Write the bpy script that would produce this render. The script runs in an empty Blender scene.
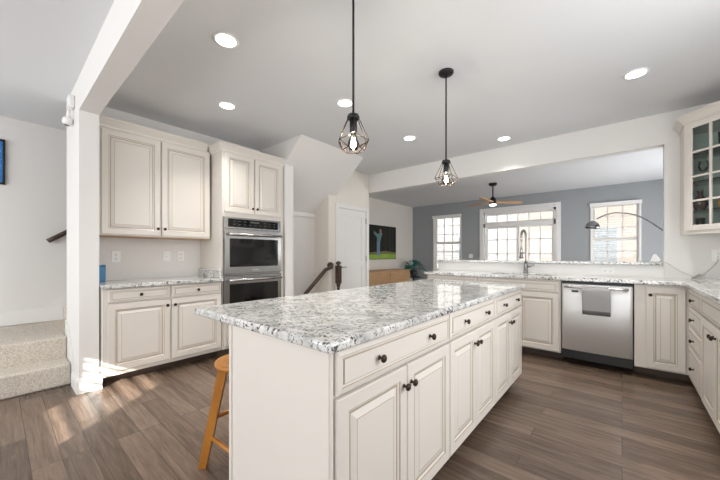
import bpy, bmesh, math, random
from mathutils import Vector, Matrix
R = math.radians
PI = math.pi
random.seed(7)
scene = bpy.context.scene
C = scene.collection

# ------------------------------------------------------------------ camera
cd = bpy.data.cameras.new('camera')
cam = bpy.data.objects.new('camera', cd)
C.objects.link(cam)
cam.location = (0, 0, 1.2)
cam.rotation_euler = (R(90), 0, R(40.3))
cd.sensor_width = 36
cd.lens = 309 / 720 * 36
cd.shift_y = 14.6 / 720
cd.clip_start = 0.02
scene.camera = cam

# ------------------------------------------------------------------ world, sun, added fill lights, exposure
world = bpy.data.worlds.new('sky')
scene.world = world
world.use_nodes = True
wn = world.node_tree.nodes
wn['Background'].inputs['Color'].default_value = (0.92, 0.96, 1.0, 1)
wn['Background'].inputs['Strength'].default_value = 1.9

sd = bpy.data.lights.new('sun', 'SUN')
sd.energy = 16.0
sd.angle = R(0.35)
sd.color = (1.0, 0.96, 0.89)
sun = bpy.data.objects.new('sun', sd)
C.objects.link(sun)
sun.location = (4, -8, 6)
sun.rotation_euler = Vector((-0.61, 0.79, -0.44)).to_track_quat('-Z', 'Y').to_euler()


def area(name, loc, direction, sx, sy, energy, color=(1, 1, 1)):
    l = bpy.data.lights.new(name, 'AREA')
    l.shape = 'RECTANGLE'
    l.size, l.size_y = sx, sy
    l.energy = energy
    l.color = color
    o = bpy.data.objects.new(name, l)
    C.objects.link(o)
    o.location = loc
    o.rotation_euler = Vector(direction).to_track_quat('-Z', 'Z').to_euler()
    return o


area('fill_front', (-2.0, -2.9, 1.45), (0, 1, 0.0), 5.4, 2.2, 104, (0.95, 0.97, 1.0))  # added fill behind the camera; the front wall has no such windows
area('fill_kitchen_side', (1.06, 1.9, 1.60), (-1, 0.0, 0.0), 2.2, 1.3, 34, (0.95, 0.97, 1.0))  # unseen fill added at the right wall to brighten kitchen and ceiling
area('fill_living_side', (1.55, 6.9, 1.4), (-1, 0, 0.15), 3.2, 2.0, 118, (0.97, 0.98, 1.0))  # unseen fill added at the side wall to brighten the living room
CAN_W = 6.0

vs = scene.view_settings
vs.view_transform = 'Standard'
vs.look = 'None'
vs.exposure = 0.40
vs.gamma = 1.0
vs.use_curve_mapping = False
scene.cycles.max_bounces = 12
scene.cycles.transparent_max_bounces = 32
scene.cycles.diffuse_bounces = 6
scene.cycles.sample_clamp_indirect = 6


# ------------------------------------------------------------------ materials
def lin(c):
    c /= 255.0
    return c / 12.92 if c <= 0.04045 else ((c + 0.055) / 1.055) ** 2.4


def rgb(r, g, b):
    return (lin(r), lin(g), lin(b), 1)


def mat(name, col, rough=0.5, metal=0.0, spec=0.5, emit=None, estr=0.0, bump=0.0, bscale=80, vary=0.0, vscale=6):
    m = bpy.data.materials.new(name)
    m.use_nodes = True
    nt = m.node_tree
    b = nt.nodes['Principled BSDF']
    b.inputs['Base Color'].default_value = col
    b.inputs['Roughness'].default_value = rough
    b.inputs['Metallic'].default_value = metal
    b.inputs['Specular IOR Level'].default_value = spec
    if emit:
        b.inputs['Emission Color'].default_value = emit
        b.inputs['Emission Strength'].default_value = estr
    tc = nt.nodes.new('ShaderNodeTexCoord')
    if bump > 0:
        n = nt.nodes.new('ShaderNodeTexNoise')
        n.inputs['Scale'].default_value = bscale
        bp = nt.nodes.new('ShaderNodeBump')
        bp.inputs['Strength'].default_value = bump
        bp.inputs['Distance'].default_value = 0.004
        nt.links.new(tc.outputs['Object'], n.inputs['Vector'])
        nt.links.new(n.outputs['Fac'], bp.inputs['Height'])
        nt.links.new(bp.outputs['Normal'], b.inputs['Normal'])
    if vary > 0:
        n2 = nt.nodes.new('ShaderNodeTexNoise')
        n2.inputs['Scale'].default_value = vscale
        n2.inputs['Detail'].default_value = 4
        mx = nt.nodes.new('ShaderNodeMix')
        mx.data_type = 'RGBA'
        mx.inputs[6].default_value = tuple(c * (1 - vary) for c in col[:3]) + (1,)
        mx.inputs[7].default_value = tuple(min(1, c * (1 + vary)) for c in col[:3]) + (1,)
        nt.links.new(tc.outputs['Object'], n2.inputs['Vector'])
        nt.links.new(n2.outputs['Fac'], mx.inputs[0])
        nt.links.new(mx.outputs[2], b.inputs['Base Color'])
    return m


def ramp(nt, stops):
    r = nt.nodes.new('ShaderNodeValToRGB')
    e = r.color_ramp.elements
    e[0].position, e[0].color = stops[0]
    e[1].position, e[1].color = stops[-1]
    for p, c in stops[1:-1]:
        q = e.new(p)
        q.color = c
    return r


def granite_mat():
    m = bpy.data.materials.new('granite')
    m.use_nodes = True
    nt = m.node_tree
    L = nt.links.new
    b = nt.nodes['Principled BSDF']
    tc = nt.nodes.new('ShaderNodeTexCoord')

    def noise(scale, detail, rough=0.55, dist=0.0):
        n = nt.nodes.new('ShaderNodeTexNoise')
        n.inputs['Scale'].default_value = scale
        n.inputs['Detail'].default_value = detail
        n.inputs['Roughness'].default_value = rough
        n.inputs['Distortion'].default_value = dist
        L(tc.outputs['Object'], n.inputs['Vector'])
        return n
    big = noise(9, 4, 0.55, 0.4)
    r1 = ramp(nt, [(0.34, rgb(182, 183, 181)), (0.46, rgb(206, 206, 203)), (0.60, rgb(222, 221, 218)), (0.75, rgb(230, 229, 226))])
    L(big.outputs['Fac'], r1.inputs['Fac'])
    mid = noise(44, 5, 0.65, 0.4)
    r2 = ramp(nt, [(0.52, (0, 0, 0, 1)), (0.58, (0.7, 0.7, 0.7, 1)), (0.72, (1, 1, 1, 1))])
    L(mid.outputs['Fac'], r2.inputs['Fac'])
    mx1 = nt.nodes.new('ShaderNodeMix')
    mx1.data_type = 'RGBA'
    mx1.inputs[7].default_value = rgb(146, 147, 146)
    L(r2.outputs['Color'], mx1.inputs[0])
    L(r1.outputs['Color'], mx1.inputs[6])
    # dark flecks: small, sharp, gathered where a broad mask is high
    mask = noise(11, 3, 0.55, 0.3)
    speck = noise(62, 3, 0.6, 0.3)
    ad = nt.nodes.new('ShaderNodeMath')
    ad.operation = 'MULTIPLY_ADD'
    ad.inputs[1].default_value = 0.40
    L(mask.outputs['Fac'], ad.inputs[0])
    L(speck.outputs['Fac'], ad.inputs[2])
    r3 = ramp(nt, [(0.785, (0, 0, 0, 1)), (0.82, (1, 1, 1, 1))])
    L(ad.outputs[0], r3.inputs['Fac'])
    mx2 = nt.nodes.new('ShaderNodeMix')
    mx2.data_type = 'RGBA'
    mx2.inputs[7].default_value = rgb(66, 66, 68)
    L(r3.outputs['Color'], mx2.inputs[0])
    L(mx1.outputs[2], mx2.inputs[6])
    L(mx2.outputs[2], b.inputs['Base Color'])
    b.inputs['Roughness'].default_value = 0.035
    b.inputs['Specular IOR Level'].default_value = 0.9
    return m


def floor_mat():
    m = bpy.data.materials.new('hardwood')
    m.use_nodes = True
    nt = m.node_tree
    L = nt.links.new
    b = nt.nodes['Principled BSDF']
    tc = nt.nodes.new('ShaderNodeTexCoord')
    br = nt.nodes.new('ShaderNodeTexBrick')
    br.offset = 0.37
    br.offset_frequency = 3
    br.inputs['Scale'].default_value = 1.0
    br.inputs['Brick Width'].default_value = 1.25
    br.inputs['Row Height'].default_value = 0.127
    br.inputs['Mortar Size'].default_value = 0.0017
    br.inputs['Mortar Smooth'].default_value = 0.2
    br.inputs['Bias'].default_value = 0.0
    br.inputs['Color1'].default_value = (0, 0, 0, 1)
    br.inputs['Color2'].default_value = (1, 1, 1, 1)
    br.inputs['Mortar'].default_value = (0.5, 0.5, 0.5, 1)
    L(tc.outputs['Object'], br.inputs['Vector'])
    mp = nt.nodes.new('ShaderNodeMapping')
    mp.inputs['Scale'].default_value = (2.2, 26, 1)
    L(tc.outputs['Object'], mp.inputs['Vector'])
    add = nt.nodes.new('ShaderNodeVectorMath')
    add.operation = 'ADD'
    sc = nt.nodes.new('ShaderNodeVectorMath')
    sc.operation = 'SCALE'
    sc.inputs['Scale'].default_value = 13.0
    L(br.outputs['Color'], sc.inputs[0])
    L(mp.outputs['Vector'], add.inputs[0])
    L(sc.outputs['Vector'], add.inputs[1])
    n = nt.nodes.new('ShaderNodeTexNoise')
    n.inputs['Scale'].default_value = 1.4
    n.inputs['Detail'].default_value = 6
    n.inputs['Roughness'].default_value = 0.62
    n.inputs['Distortion'].default_value = 0.7
    L(add.outputs['Vector'], n.inputs['Vector'])
    mix = nt.nodes.new('ShaderNodeMath')
    mix.operation = 'MULTIPLY_ADD'
    mix.inputs[1].default_value = 0.30
    L(br.outputs['Color'], mix.inputs[0])
    L(n.outputs['Fac'], mix.inputs[2])
    r = ramp(nt, [(0.34, rgb(74, 60, 50)), (0.6, rgb(97, 81, 69)), (0.92, rgb(124, 106, 92))])
    L(mix.outputs[0], r.inputs['Fac'])
    mx = nt.nodes.new('ShaderNodeMix')
    mx.data_type = 'RGBA'
    mx.inputs[7].default_value = rgb(66, 55, 47)
    L(br.outputs['Fac'], mx.inputs[0])
    L(r.outputs['Color'], mx.inputs[6])
    L(mx.outputs[2], b.inputs['Base Color'])
    # hand-scraped ripples across each board
    mp2 = nt.nodes.new('ShaderNodeMapping')
    mp2.inputs['Scale'].default_value = (5, 30, 1)
    L(tc.outputs['Object'], mp2.inputs['Vector'])
    n2 = nt.nodes.new('ShaderNodeTexNoise')
    n2.inputs['Scale'].default_value = 1.0
    n2.inputs['Detail'].default_value = 2
    L(mp2.outputs['Vector'], n2.inputs['Vector'])
    h = nt.nodes.new('ShaderNodeMath')
    h.operation = 'MULTIPLY_ADD'
    h.inputs[1].default_value = -0.7
    L(br.outputs['Fac'], h.inputs[0])
    L(n2.outputs['Fac'], h.inputs[2])
    bp = nt.nodes.new('ShaderNodeBump')
    bp.inputs['Strength'].default_value = 0.35
    bp.inputs['Distance'].default_value = 0.004
    L(h.outputs[0], bp.inputs['Height'])
    L(bp.outputs['Normal'], b.inputs['Normal'])
    b.inputs['Roughness'].default_value = 0.24
    b.inputs['Specular IOR Level'].default_value = 0.45
    return m


def carpet_mat():
    m = bpy.data.materials.new('carpet')
    m.use_nodes = True
    nt = m.node_tree
    L = nt.links.new
    b = nt.nodes['Principled BSDF']
    tc = nt.nodes.new('ShaderNodeTexCoord')
    v = nt.nodes.new('ShaderNodeTexVoronoi')
    v.inputs['Scale'].default_value = 125
    L(tc.outputs['Object'], v.inputs['Vector'])
    r = ramp(nt, [(0.08, rgb(238, 232, 221)), (0.75, rgb(188, 177, 163))])
    L(v.outputs['Distance'], r.inputs['Fac'])
    L(r.outputs['Color'], b.inputs['Base Color'])
    bp = nt.nodes.new('ShaderNodeBump')
    bp.inputs['Strength'].default_value = 0.55
    bp.inputs['Distance'].default_value = 0.006
    bp.invert = True
    L(v.outputs['Distance'], bp.inputs['Height'])
    L(bp.outputs['Normal'], b.inputs['Normal'])
    b.inputs['Roughness'].default_value = 0.95
    return m


def wood_mat(name, c1, c2, rough=0.4, scale=(3, 3, 30)):
    m = bpy.data.materials.new(name)
    m.use_nodes = True
    nt = m.node_tree
    L = nt.links.new
    b = nt.nodes['Principled BSDF']
    tc = nt.nodes.new('ShaderNodeTexCoord')
    mp = nt.nodes.new('ShaderNodeMapping')
    mp.inputs['Scale'].default_value = scale
    L(tc.outputs['Object'], mp.inputs['Vector'])
    n = nt.nodes.new('ShaderNodeTexNoise')
    n.inputs['Scale'].default_value = 1.5
    n.inputs['Detail'].default_value = 5
    L(mp.outputs['Vector'], n.inputs['Vector'])
    r = ramp(nt, [(0.3, c1), (0.7, c2)])
    L(n.outputs['Fac'], r.inputs['Fac'])
    L(r.outputs['Color'], b.inputs['Base Color'])
    b.inputs['Roughness'].default_value = rough
    return m


def glass_mat(name, tint, gloss=0.12, rough=0.02):
    m = bpy.data.materials.new(name)
    m.use_nodes = True
    nt = m.node_tree
    L = nt.links.new
    nt.nodes.remove(nt.nodes['Principled BSDF'])
    out = nt.nodes['Material Output']
    t = nt.nodes.new('ShaderNodeBsdfTransparent')
    t.inputs['Color'].default_value = tint
    g = nt.nodes.new('ShaderNodeBsdfGlossy')
    g.inputs['Roughness'].default_value = rough
    fr = nt.nodes.new('ShaderNodeFresnel')
    fr.inputs['IOR'].default_value = 1.35 + gloss
    mx = nt.nodes.new('ShaderNodeMixShader')
    L(fr.outputs['Fac'], mx.inputs[0])
    L(t.outputs['BSDF'], mx.inputs[1])
    L(g.outputs['BSDF'], mx.inputs[2])
    L(mx.outputs['Shader'], out.inputs['Surface'])
    return m


def steel_mat(name='stainless_steel', base=0.37, rough=0.25):
    m = bpy.data.materials.new(name)
    m.use_nodes = True
    nt = m.node_tree
    L = nt.links.new
    b = nt.nodes['Principled BSDF']
    b.inputs['Base Color'].default_value = (base, base, base * 0.99, 1)
    b.inputs['Metallic'].default_value = 1.0
    b.inputs['Roughness'].default_value = rough
    b.inputs['Anisotropic'].default_value = 0.6
    tc = nt.nodes.new('ShaderNodeTexCoord')
    mp = nt.nodes.new('ShaderNodeMapping')
    mp.inputs['Scale'].default_value = (2, 2, 260)
    L(tc.outputs['Object'], mp.inputs['Vector'])
    n = nt.nodes.new('ShaderNodeTexNoise')
    n.inputs['Scale'].default_value = 2
    L(mp.outputs['Vector'], n.inputs['Vector'])
    bp = nt.nodes.new('ShaderNodeBump')
    bp.inputs['Strength'].default_value = 0.04
    L(n.outputs['Fac'], bp.inputs['Height'])
    L(bp.outputs['Normal'], b.inputs['Normal'])
    return m


M = {}
M['wall'] = mat('wall_paint', rgb(228, 226, 223), 0.8, bump=0.04, bscale=220)
M['cream_wall'] = mat('cream_wall_paint', rgb(230, 225, 216), 0.8, bump=0.04, bscale=220)
M['blue'] = mat('blue_grey_paint', rgb(158, 162, 164), 0.8, bump=0.04, bscale=220)
M['ceil'] = mat('ceiling_paint', rgb(223, 225, 227), 0.9, bump=0.03, bscale=200)
M['trim'] = mat('white_trim_paint', rgb(234, 233, 230), 0.4)
M['cab'] = mat('cream_cabinet_paint', rgb(218, 212, 204), 0.38, vary=0.015, vscale=3)
M['glaze'] = mat('brown_glaze_line', rgb(172, 158, 140), 0.45)
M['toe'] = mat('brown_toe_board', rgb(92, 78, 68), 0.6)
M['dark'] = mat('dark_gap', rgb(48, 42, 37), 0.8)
M['granite'] = granite_mat()
M['floor'] = floor_mat()
M['carpet'] = carpet_mat()
M['bronze'] = mat('dark_bronze', rgb(62, 52, 44), 0.32, 0.85)
M['black'] = mat('black_metal', rgb(34, 34, 36), 0.45, 0.4)
M['wire'] = mat('cage_wire', rgb(70, 58, 52), 0.4, 0.7)
M['steel'] = steel_mat()
M['steel_door'] = steel_mat('pale_stainless_steel', 0.72, 0.42)
M['steel_door'].node_tree.nodes['Principled BSDF'].inputs['Metallic'].default_value = 0.6
M['chrome'] = mat('brushed_nickel', (0.62, 0.61, 0.6, 1), 0.2, 1.0)
M['dark_chrome'] = mat('satin_steel', (0.30, 0.30, 0.30, 1), 0.25, 1.0)
M['blackglass'] = mat('black_oven_glass', rgb(16, 16, 17), 0.06, 0.0, 0.6)
M['blackplastic'] = mat('black_plastic', rgb(28, 28, 29), 0.4)
M['display'] = mat('display_digits', rgb(88, 92, 94), 0.3)
M['honey'] = wood_mat('honey_wood', rgb(160, 100, 32), rgb(184, 122, 46), 0.32, (8, 8, 3))
M['walnut'] = wood_mat('dark_stained_wood', rgb(58, 44, 36), rgb(82, 64, 52), 0.35)
M['tan'] = wood_mat('tan_wood', rgb(178, 140, 100), rgb(196, 158, 116), 0.5, (2, 2, 14))
M['blade'] = wood_mat('fan_blade_wood', rgb(178, 128, 76), rgb(208, 160, 104), 0.4, (6, 6, 6))
M['glass'] = glass_mat('window_glass', (0.97, 0.98, 0.98, 1))
M['cabglass'] = glass_mat('cabinet_glass', (0.95, 0.985, 0.97, 1), 0.03)
M['bulbglass'] = glass_mat('bulb_glass', (1, 0.97, 0.92, 1), 0.1)
M['shelfglass'] = glass_mat('shelf_glass', (0.90, 0.975, 0.96, 1), 0.05)
M['filament'] = mat('glowing_filament', (1, 0.9, 0.7, 1), 0.5, emit=(1, 0.88, 0.68, 1), estr=30)
M['led'] = mat('lit_lens', (1, 1, 1, 1), 0.5, emit=(1, 0.97, 0.92, 1), estr=5)
M['towel'] = mat('grey_towel_cloth', rgb(158, 157, 156), 0.95, bump=0.5, bscale=300)
M['towelband'] = mat('dark_towel_hem', rgb(118, 117, 117), 0.95, bump=0.5, bscale=300)
M['blueplastic'] = mat('blue_tin', rgb(38, 110, 150), 0.35)
M['white'] = mat('white_plastic', rgb(238, 238, 236), 0.35)
M['outlethole'] = mat('socket_slot', rgb(90, 88, 85), 0.6)
M['blind'] = mat('white_blind_slat', rgb(240, 239, 236), 0.5)
M['leaf'] = mat('teal_green_leaf', rgb(16, 104, 98), 0.4, vary=0.35, vscale=9)
M['pot'] = mat('grey_pot', rgb(70, 70, 72), 0.6)
M['peach'] = mat('peach_siding', rgb(240, 222, 210), 0.9)
M['pale'] = mat('pale_siding', rgb(240, 236, 231), 0.9)
M['brick'] = mat('grey_paving', rgb(190, 185, 180), 0.9)
M['screen_dark'] = mat('screen_forest', rgb(22, 25, 21), 0.35, spec=0.2, vary=0.6, vscale=5)
M['screen_green'] = mat('screen_grass', rgb(96, 128, 34), 0.3, vary=0.35, vscale=4, emit=rgb(130, 160, 40), estr=0.22)
M['screen_olive'] = mat('screen_bank', rgb(86, 84, 52), 0.3, vary=0.3, vscale=6, emit=rgb(80, 78, 46), estr=0.2)
M['screen_trunk'] = mat('screen_trunk', rgb(46, 42, 35), 0.3, emit=rgb(40, 36, 30), estr=0.1)
M['screen_blue'] = mat('screen_blue', rgb(84, 106, 134), 0.3, emit=rgb(84, 106, 134), estr=0.2)
M['screen_teal'] = mat('screen_teal', rgb(66, 100, 104), 0.3, emit=rgb(66, 100, 104), estr=0.2)
M['screen_skin'] = mat('screen_skin', rgb(120, 84, 64), 0.3, emit=rgb(120, 84, 64), estr=0.3)
M['print'] = mat('blue_print', rgb(50, 120, 190), 0.3, vary=0.4, vscale=7)
M['darkvase'] = mat('dark_red_glass', rgb(58, 30, 32), 0.1)
M['orange'] = mat('orange_glaze', rgb(224, 150, 60), 0.3)
M['cream_in'] = mat('cabinet_interior', rgb(214, 226, 218), 0.6)
M['clear'] = glass_mat('drinking_glass', (0.94, 0.975, 0.97, 1), 0.1)
M['marble'] = mat('white_marble', rgb(225, 224, 222), 0.2, vary=0.1)
M['board'] = mat('pale_green_glass', rgb(206, 211, 207), 0.12)
M['cable'] = mat('grey_cable', rgb(176, 172, 166), 0.5)


# ------------------------------------------------------------------ mesh helpers
def bx(bm, x0, y0, z0, x1, y1, z1, mi=0, r=0.0, seg=2):
    if x0 > x1: x0, x1 = x1, x0
    if y0 > y1: y0, y1 = y1, y0
    if z0 > z1: z0, z1 = z1, z0
    v = [bm.verts.new(p) for p in ((x0, y0, z0), (x1, y0, z0), (x1, y1, z0), (x0, y1, z0), (x0, y0, z1), (x1, y0, z1), (x1, y1, z1), (x0, y1, z1))]
    fs = []
    for q in ((0, 3, 2, 1), (4, 5, 6, 7), (0, 1, 5, 4), (1, 2, 6, 5), (2, 3, 7, 6), (3, 0, 4, 7)):
        f = bm.faces.new([v[i] for i in q])
        f.material_index = mi
        fs.append(f)
    if r > 0:
        es = list({e for f in fs for e in f.edges})
        bmesh.ops.bevel(bm, geom=es, offset=r, segments=seg, affect='EDGES', profile=0.5, material=-1)
    return bm


def prism(bm, poly, z0, z1, mi=0):
    a = [bm.verts.new((x, y, z0)) for x, y in poly]
    b = [bm.verts.new((x, y, z1)) for x, y in poly]
    n = len(poly)
    fs = [bm.faces.new(a[::-1]), bm.faces.new(b)]
    for i in range(n):
        fs.append(bm.faces.new((a[i], a[(i + 1) % n], b[(i + 1) % n], b[i])))
    for f in fs:
        f.material_index = mi
    return bm


def lathe(bm, prof, loc=(0, 0, 0), axis=(0, 0, 1), seg=24, mi=0, cap=True):
    q = Vector((0, 0, 1)).rotation_difference(Vector(axis).normalized())
    loc = Vector(loc)
    rings = []
    for r, h in prof:
        rings.append([bm.verts.new(loc + q @ Vector((r * math.cos(2 * PI * i / seg), r * math.sin(2 * PI * i / seg), h))) for i in range(seg)])
    for a, b in zip(rings, rings[1:]):
        for i in range(seg):
            f = bm.faces.new((a[i], a[(i + 1) % seg], b[(i + 1) % seg], b[i]))
            f.material_index = mi
            f.smooth = True
    if cap:
        for ring in (rings[0][::-1], rings[-1]):
            f = bm.faces.new(ring)
            f.material_index = mi
    return bm


def tube(bm, pts, rad, seg=8, mi=0, caps=True):
    pts = [Vector(p) for p in pts]
    rads = rad if isinstance(rad, (list, tuple)) else [rad] * len(pts)
    up = Vector((0, 0, 1))
    rings = []
    prev = None
    for i, p in enumerate(pts):
        d = (pts[min(i + 1, len(pts) - 1)] - pts[max(i - 1, 0)]).normalized()
        if prev is None:
            a = d.cross(up)
            if a.length < 1e-3:
                a = d.cross(Vector((1, 0, 0)))
        else:
            a = prev - d * prev.dot(d)
        a.normalize()
        prev = a
        b = d.cross(a)
        rings.append([bm.verts.new(p + rads[i] * (math.cos(2 * PI * k / seg) * a + math.sin(2 * PI * k / seg) * b)) for k in range(seg)])
    for a, b in zip(rings, rings[1:]):
        for i in range(seg):
            f = bm.faces.new((a[i], a[(i + 1) % seg], b[(i + 1) % seg], b[i]))
            f.smooth = True
            f.material_index = mi
    if caps:
        f = bm.faces.new(rings[0][::-1]); f.material_index = mi
        f = bm.faces.new(rings[-1]); f.material_index = mi
    return bm


def spline(pts, n=6):
    P = [Vector(p) for p in pts]
    P = [P[0] * 2 - P[1]] + P + [P[-1] * 2 - P[-2]]
    out = []
    for i in range(1, len(P) - 2):
        for k in range(n):
            t = k / n
            a, b, c, d = P[i - 1:i + 3]
            out.append(0.5 * ((2 * b) + (c - a) * t + (2 * a - 5 * b + 4 * c - d) * t * t + (3 * b - a - 3 * c + d) * t ** 3))
    out.append(P[-2])
    return out


def grid_slab(bm, us, vs_, inside, t0, t1, axes='xy', mi=0):
    """A slab in the plane of two axes made of the cells for which inside(u, v) is true; only outer faces."""
    nu, nv = len(us) - 1, len(vs_) - 1
    on = [[inside((us[i] + us[i + 1]) / 2, (vs_[j] + vs_[j + 1]) / 2) for j in range(nv)] for i in range(nu)]
    cache = {}

    def V(i, j, k):
        if (i, j, k) not in cache:
            u, v, t = us[i], vs_[j], (t0, t1)[k]
            cache[(i, j, k)] = bm.verts.new({'xy': (u, v, t), 'xz': (u, t, v), 'yz': (t, u, v)}[axes])
        return cache[(i, j, k)]
    for i in range(nu):
        for j in range(nv):
            if not on[i][j]:
                continue
            fs = [(V(i, j, 0), V(i + 1, j, 0), V(i + 1, j + 1, 0), V(i, j + 1, 0)), (V(i, j, 1), V(i + 1, j, 1), V(i + 1, j + 1, 1), V(i, j + 1, 1))]
            for di, dj, a, b in ((-1, 0, (i, j), (i, j + 1)), (1, 0, (i + 1, j), (i + 1, j + 1)), (0, -1, (i, j), (i + 1, j)), (0, 1, (i, j + 1), (i + 1, j + 1))):
                x, y = i + di, j + dj
                if not (0 <= x < nu and 0 <= y < nv and on[x][y]):
                    fs.append((V(*a, 0), V(*b, 0), V(*b, 1), V(*a, 1)))
            for f in fs:
                g = bm.faces.new(f)
                g.material_index = mi
    bmesh.ops.recalc_face_normals(bm, faces=bm.faces[:])
    return bm


def nested(bm, x0, z0, x1, z1, rings):
    """A panelled front facing -y: rings = (inset, depth_y, material of the band from the ring before)."""
    prev = None
    for ins, y, mi in rings:
        cur = [bm.verts.new(p) for p in ((x0 + ins, y, z0 + ins), (x1 - ins, y, z0 + ins), (x1 - ins, y, z1 - ins), (x0 + ins, y, z1 - ins))]
        if prev:
            for k in range(4):
                f = bm.faces.new((prev[k], prev[(k + 1) % 4], cur[(k + 1) % 4], cur[k]))
                f.material_index = mi
        else:
            bm.faces.new(cur[::-1])
        prev = cur
    bm.faces.new(prev)
    return bm


def sweep(bm, path, prof, mi=0):
    """Crown profile [(out, z)] swept along a path of plan points; outside is on the path's right."""
    n = len(path)
    P = [Vector((x, y)) for x, y in path]
    secs = []
    for i in range(n):
        d0 = (P[i] - P[i - 1]).normalized() if i else None
        d1 = (P[i + 1] - P[i]).normalized() if i < n - 1 else None
        d0 = d0 or d1
        d1 = d1 or d0
        n0, n1 = Vector((d0.y, -d0.x)), Vector((d1.y, -d1.x))
        nn = (n0 + n1).normalized()
        k = 1 / max(0.3, nn.dot(n0))
        secs.append([bm.verts.new((P[i].x + nn.x * k * o, P[i].y + nn.y * k * o, z)) for o, z in prof])
    m = len(prof)
    for a, b in zip(secs, secs[1:]):
        for j in range(m):
            f = bm.faces.new((a[j], b[j], b[(j + 1) % m], a[(j + 1) % m]))
            f.material_index = mi
    bm.faces.new(secs[0])
    bm.faces.new(secs[-1][::-1])
    bmesh.ops.recalc_face_normals(bm, faces=bm.faces[:])
    return bm


def B():
    return bmesh.new()


def obj(name, bm, mats, parent=None, world=False, origin=None, loc=None, smooth=False):
    """Link bm as one mesh. world=True: bm is in world coordinates and goes under a placed parent. origin: world coords, re-origin there."""
    me = bpy.data.meshes.new(name)
    bmesh.ops.recalc_face_normals(bm, faces=bm.faces[:])
    if world and parent is not None:
        bm.transform(mworld(parent).inverted())
    if origin is not None:
        bm.transform(Matrix.Translation(-Vector(origin)))
    bm.to_mesh(me)
    bm.free()
    if not isinstance(mats, (list, tuple)):
        mats = [mats]
    for m in mats:
        me.materials.append(M[m] if isinstance(m, str) else m)
    if smooth:
        me.polygons.foreach_set('use_smooth', [True] * len(me.polygons))
    o = bpy.data.objects.new(name, me)
    C.objects.link(o)
    if parent is not None:
        o.parent = parent
    if origin is not None:
        o.location = origin
    if loc is not None:
        o.location = loc
    return o


def mworld(o):
    m = Matrix.LocRotScale(o.location, o.rotation_euler, o.scale)
    return mworld(o.parent) @ m if o.parent else m


def tag(o, label, cat, group=None):
    o['label'] = label
    o['category'] = cat
    if group:
        o['group'] = group
    return o


def thing(name, label, cat, loc=(0, 0, 0), rz=0.0, group=None):
    o = bpy.data.objects.new(name, None)
    o.empty_display_size = 0.1
    C.objects.link(o)
    o.location = loc
    o.rotation_euler = (0, 0, rz)
    return tag(o, label, cat, group)


def struct(name, bm, m, parent=None, origin=None):
    o = obj(name, bm, m, parent, origin=origin)
    if parent is None:
        o['kind'] = 'structure'
    return o


def copy_tree(o, parent=None):
    c = o.copy()
    C.objects.link(c)
    c.parent = parent
    for ch in list(o.children):
        copy_tree(ch, c)
    return c


# ------------------------------------------------------------------ room shell
CEIL = 2.74
CT = 0.93        # worktop height
CTB = 0.952      # sink counter
bm = B(); bx(bm, -5.45, -3.2, -0.1, 1.75, 9.0, 0.0); struct('floor', bm, 'floor')
bm = B(); bx(bm, -5.45, -3.2, CEIL, 1.75, 9.0, CEIL + 0.15); struct('ceiling', bm, 'ceil')

bm = B(); bx(bm, -5.45, -3.2, CEIL + 0.16, 1.75, 9.0, 9.0); struct('sun_block_upper', bm, 'wall')  # plain mass for the upper floors, added to keep sun off the facades
bm = B(); bx(bm, 1.78, -3.2, -0.1, 13.0, 9.0, 9.0); struct('sun_block_side', bm, 'wall')  # unseen block added on the right to shade the peach facade

# the blue-grey wall of the living room, with its three openings
W1 = (-4.45, 0.72, -3.60, 2.36)      # x0, z0, x1, z1 of the openings
W2 = (-2.95, 0.0, -1.22, 2.36)
W3 = (-0.53, 0.72, 0.29, 2.33)


def in_hole(u, v, holes):
    return any(a < u < c and b < v < d for a, b, c, d in holes)


holes = (W1, W2, W3)
us = sorted({-5.45, 1.75, *[h[0] for h in holes], *[h[2] for h in holes]})
vz = sorted({0.0, CEIL, *[h[1] for h in holes], *[h[3] for h in holes]})
bm = B(); grid_slab(bm, us, vz, lambda u, v: not in_hole(u, v, holes), 8.8, 8.95, 'xz'); struct('wall_living_room', bm, 'blue')
bm = B(); bx(bm, -5.45, 4.69, 0, -5.21, 8.8, CEIL); struct('wall_television', bm, 'cream_wall')
bm = B(); bx(bm, 1.6, 4.83, 0, 1.75, 8.8, CEIL); struct('wall_living_side', bm, 'blue')
# kitchen right wall, wall behind the camera with the small barred window, hall wall
bm = B(); bx(bm, 1.08, -3.0, 0, 1.23, 4.70, CEIL); struct('wall_kitchen_side', bm, 'wall')
SW = (-0.88, 1.80, -0.08, 2.33)
bm = B()
grid_slab(bm, [-5.45, SW[0], SW[2], 1.23], [0, SW[1], SW[3], CEIL], lambda u, v: not in_hole(u, v, (SW,)), -3.15, -3.0, 'xz')
struct('wall_front', bm, 'wall')
bm = B(); bx(bm, -5.42, -3.0, 0, -5.27, 4.69, CEIL); struct('wall_hall', bm, 'wall')
# wall between kitchen and stair, its end (the post) and the beam
bm = B()
prism(bm, [(-4.29, 0.465), (-3.572, 0.465), (-3.572, 0.60), (-4.10, 0.60), (-4.10, 3.61), (-4.29, 3.61)], 0, CEIL)
struct('wall_kitchen_stair', bm, 'wall')
bm = B(); bx(bm, -3.572, 0.465, 2.45, 1.08, 0.60, CEIL); struct('wall_beam', bm, 'wall')
bm = B(); bx(bm, -4.10, 2.545, 0, -3.49, 2.68, CEIL); struct('wall_oven_end', bm, 'wall')
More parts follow.
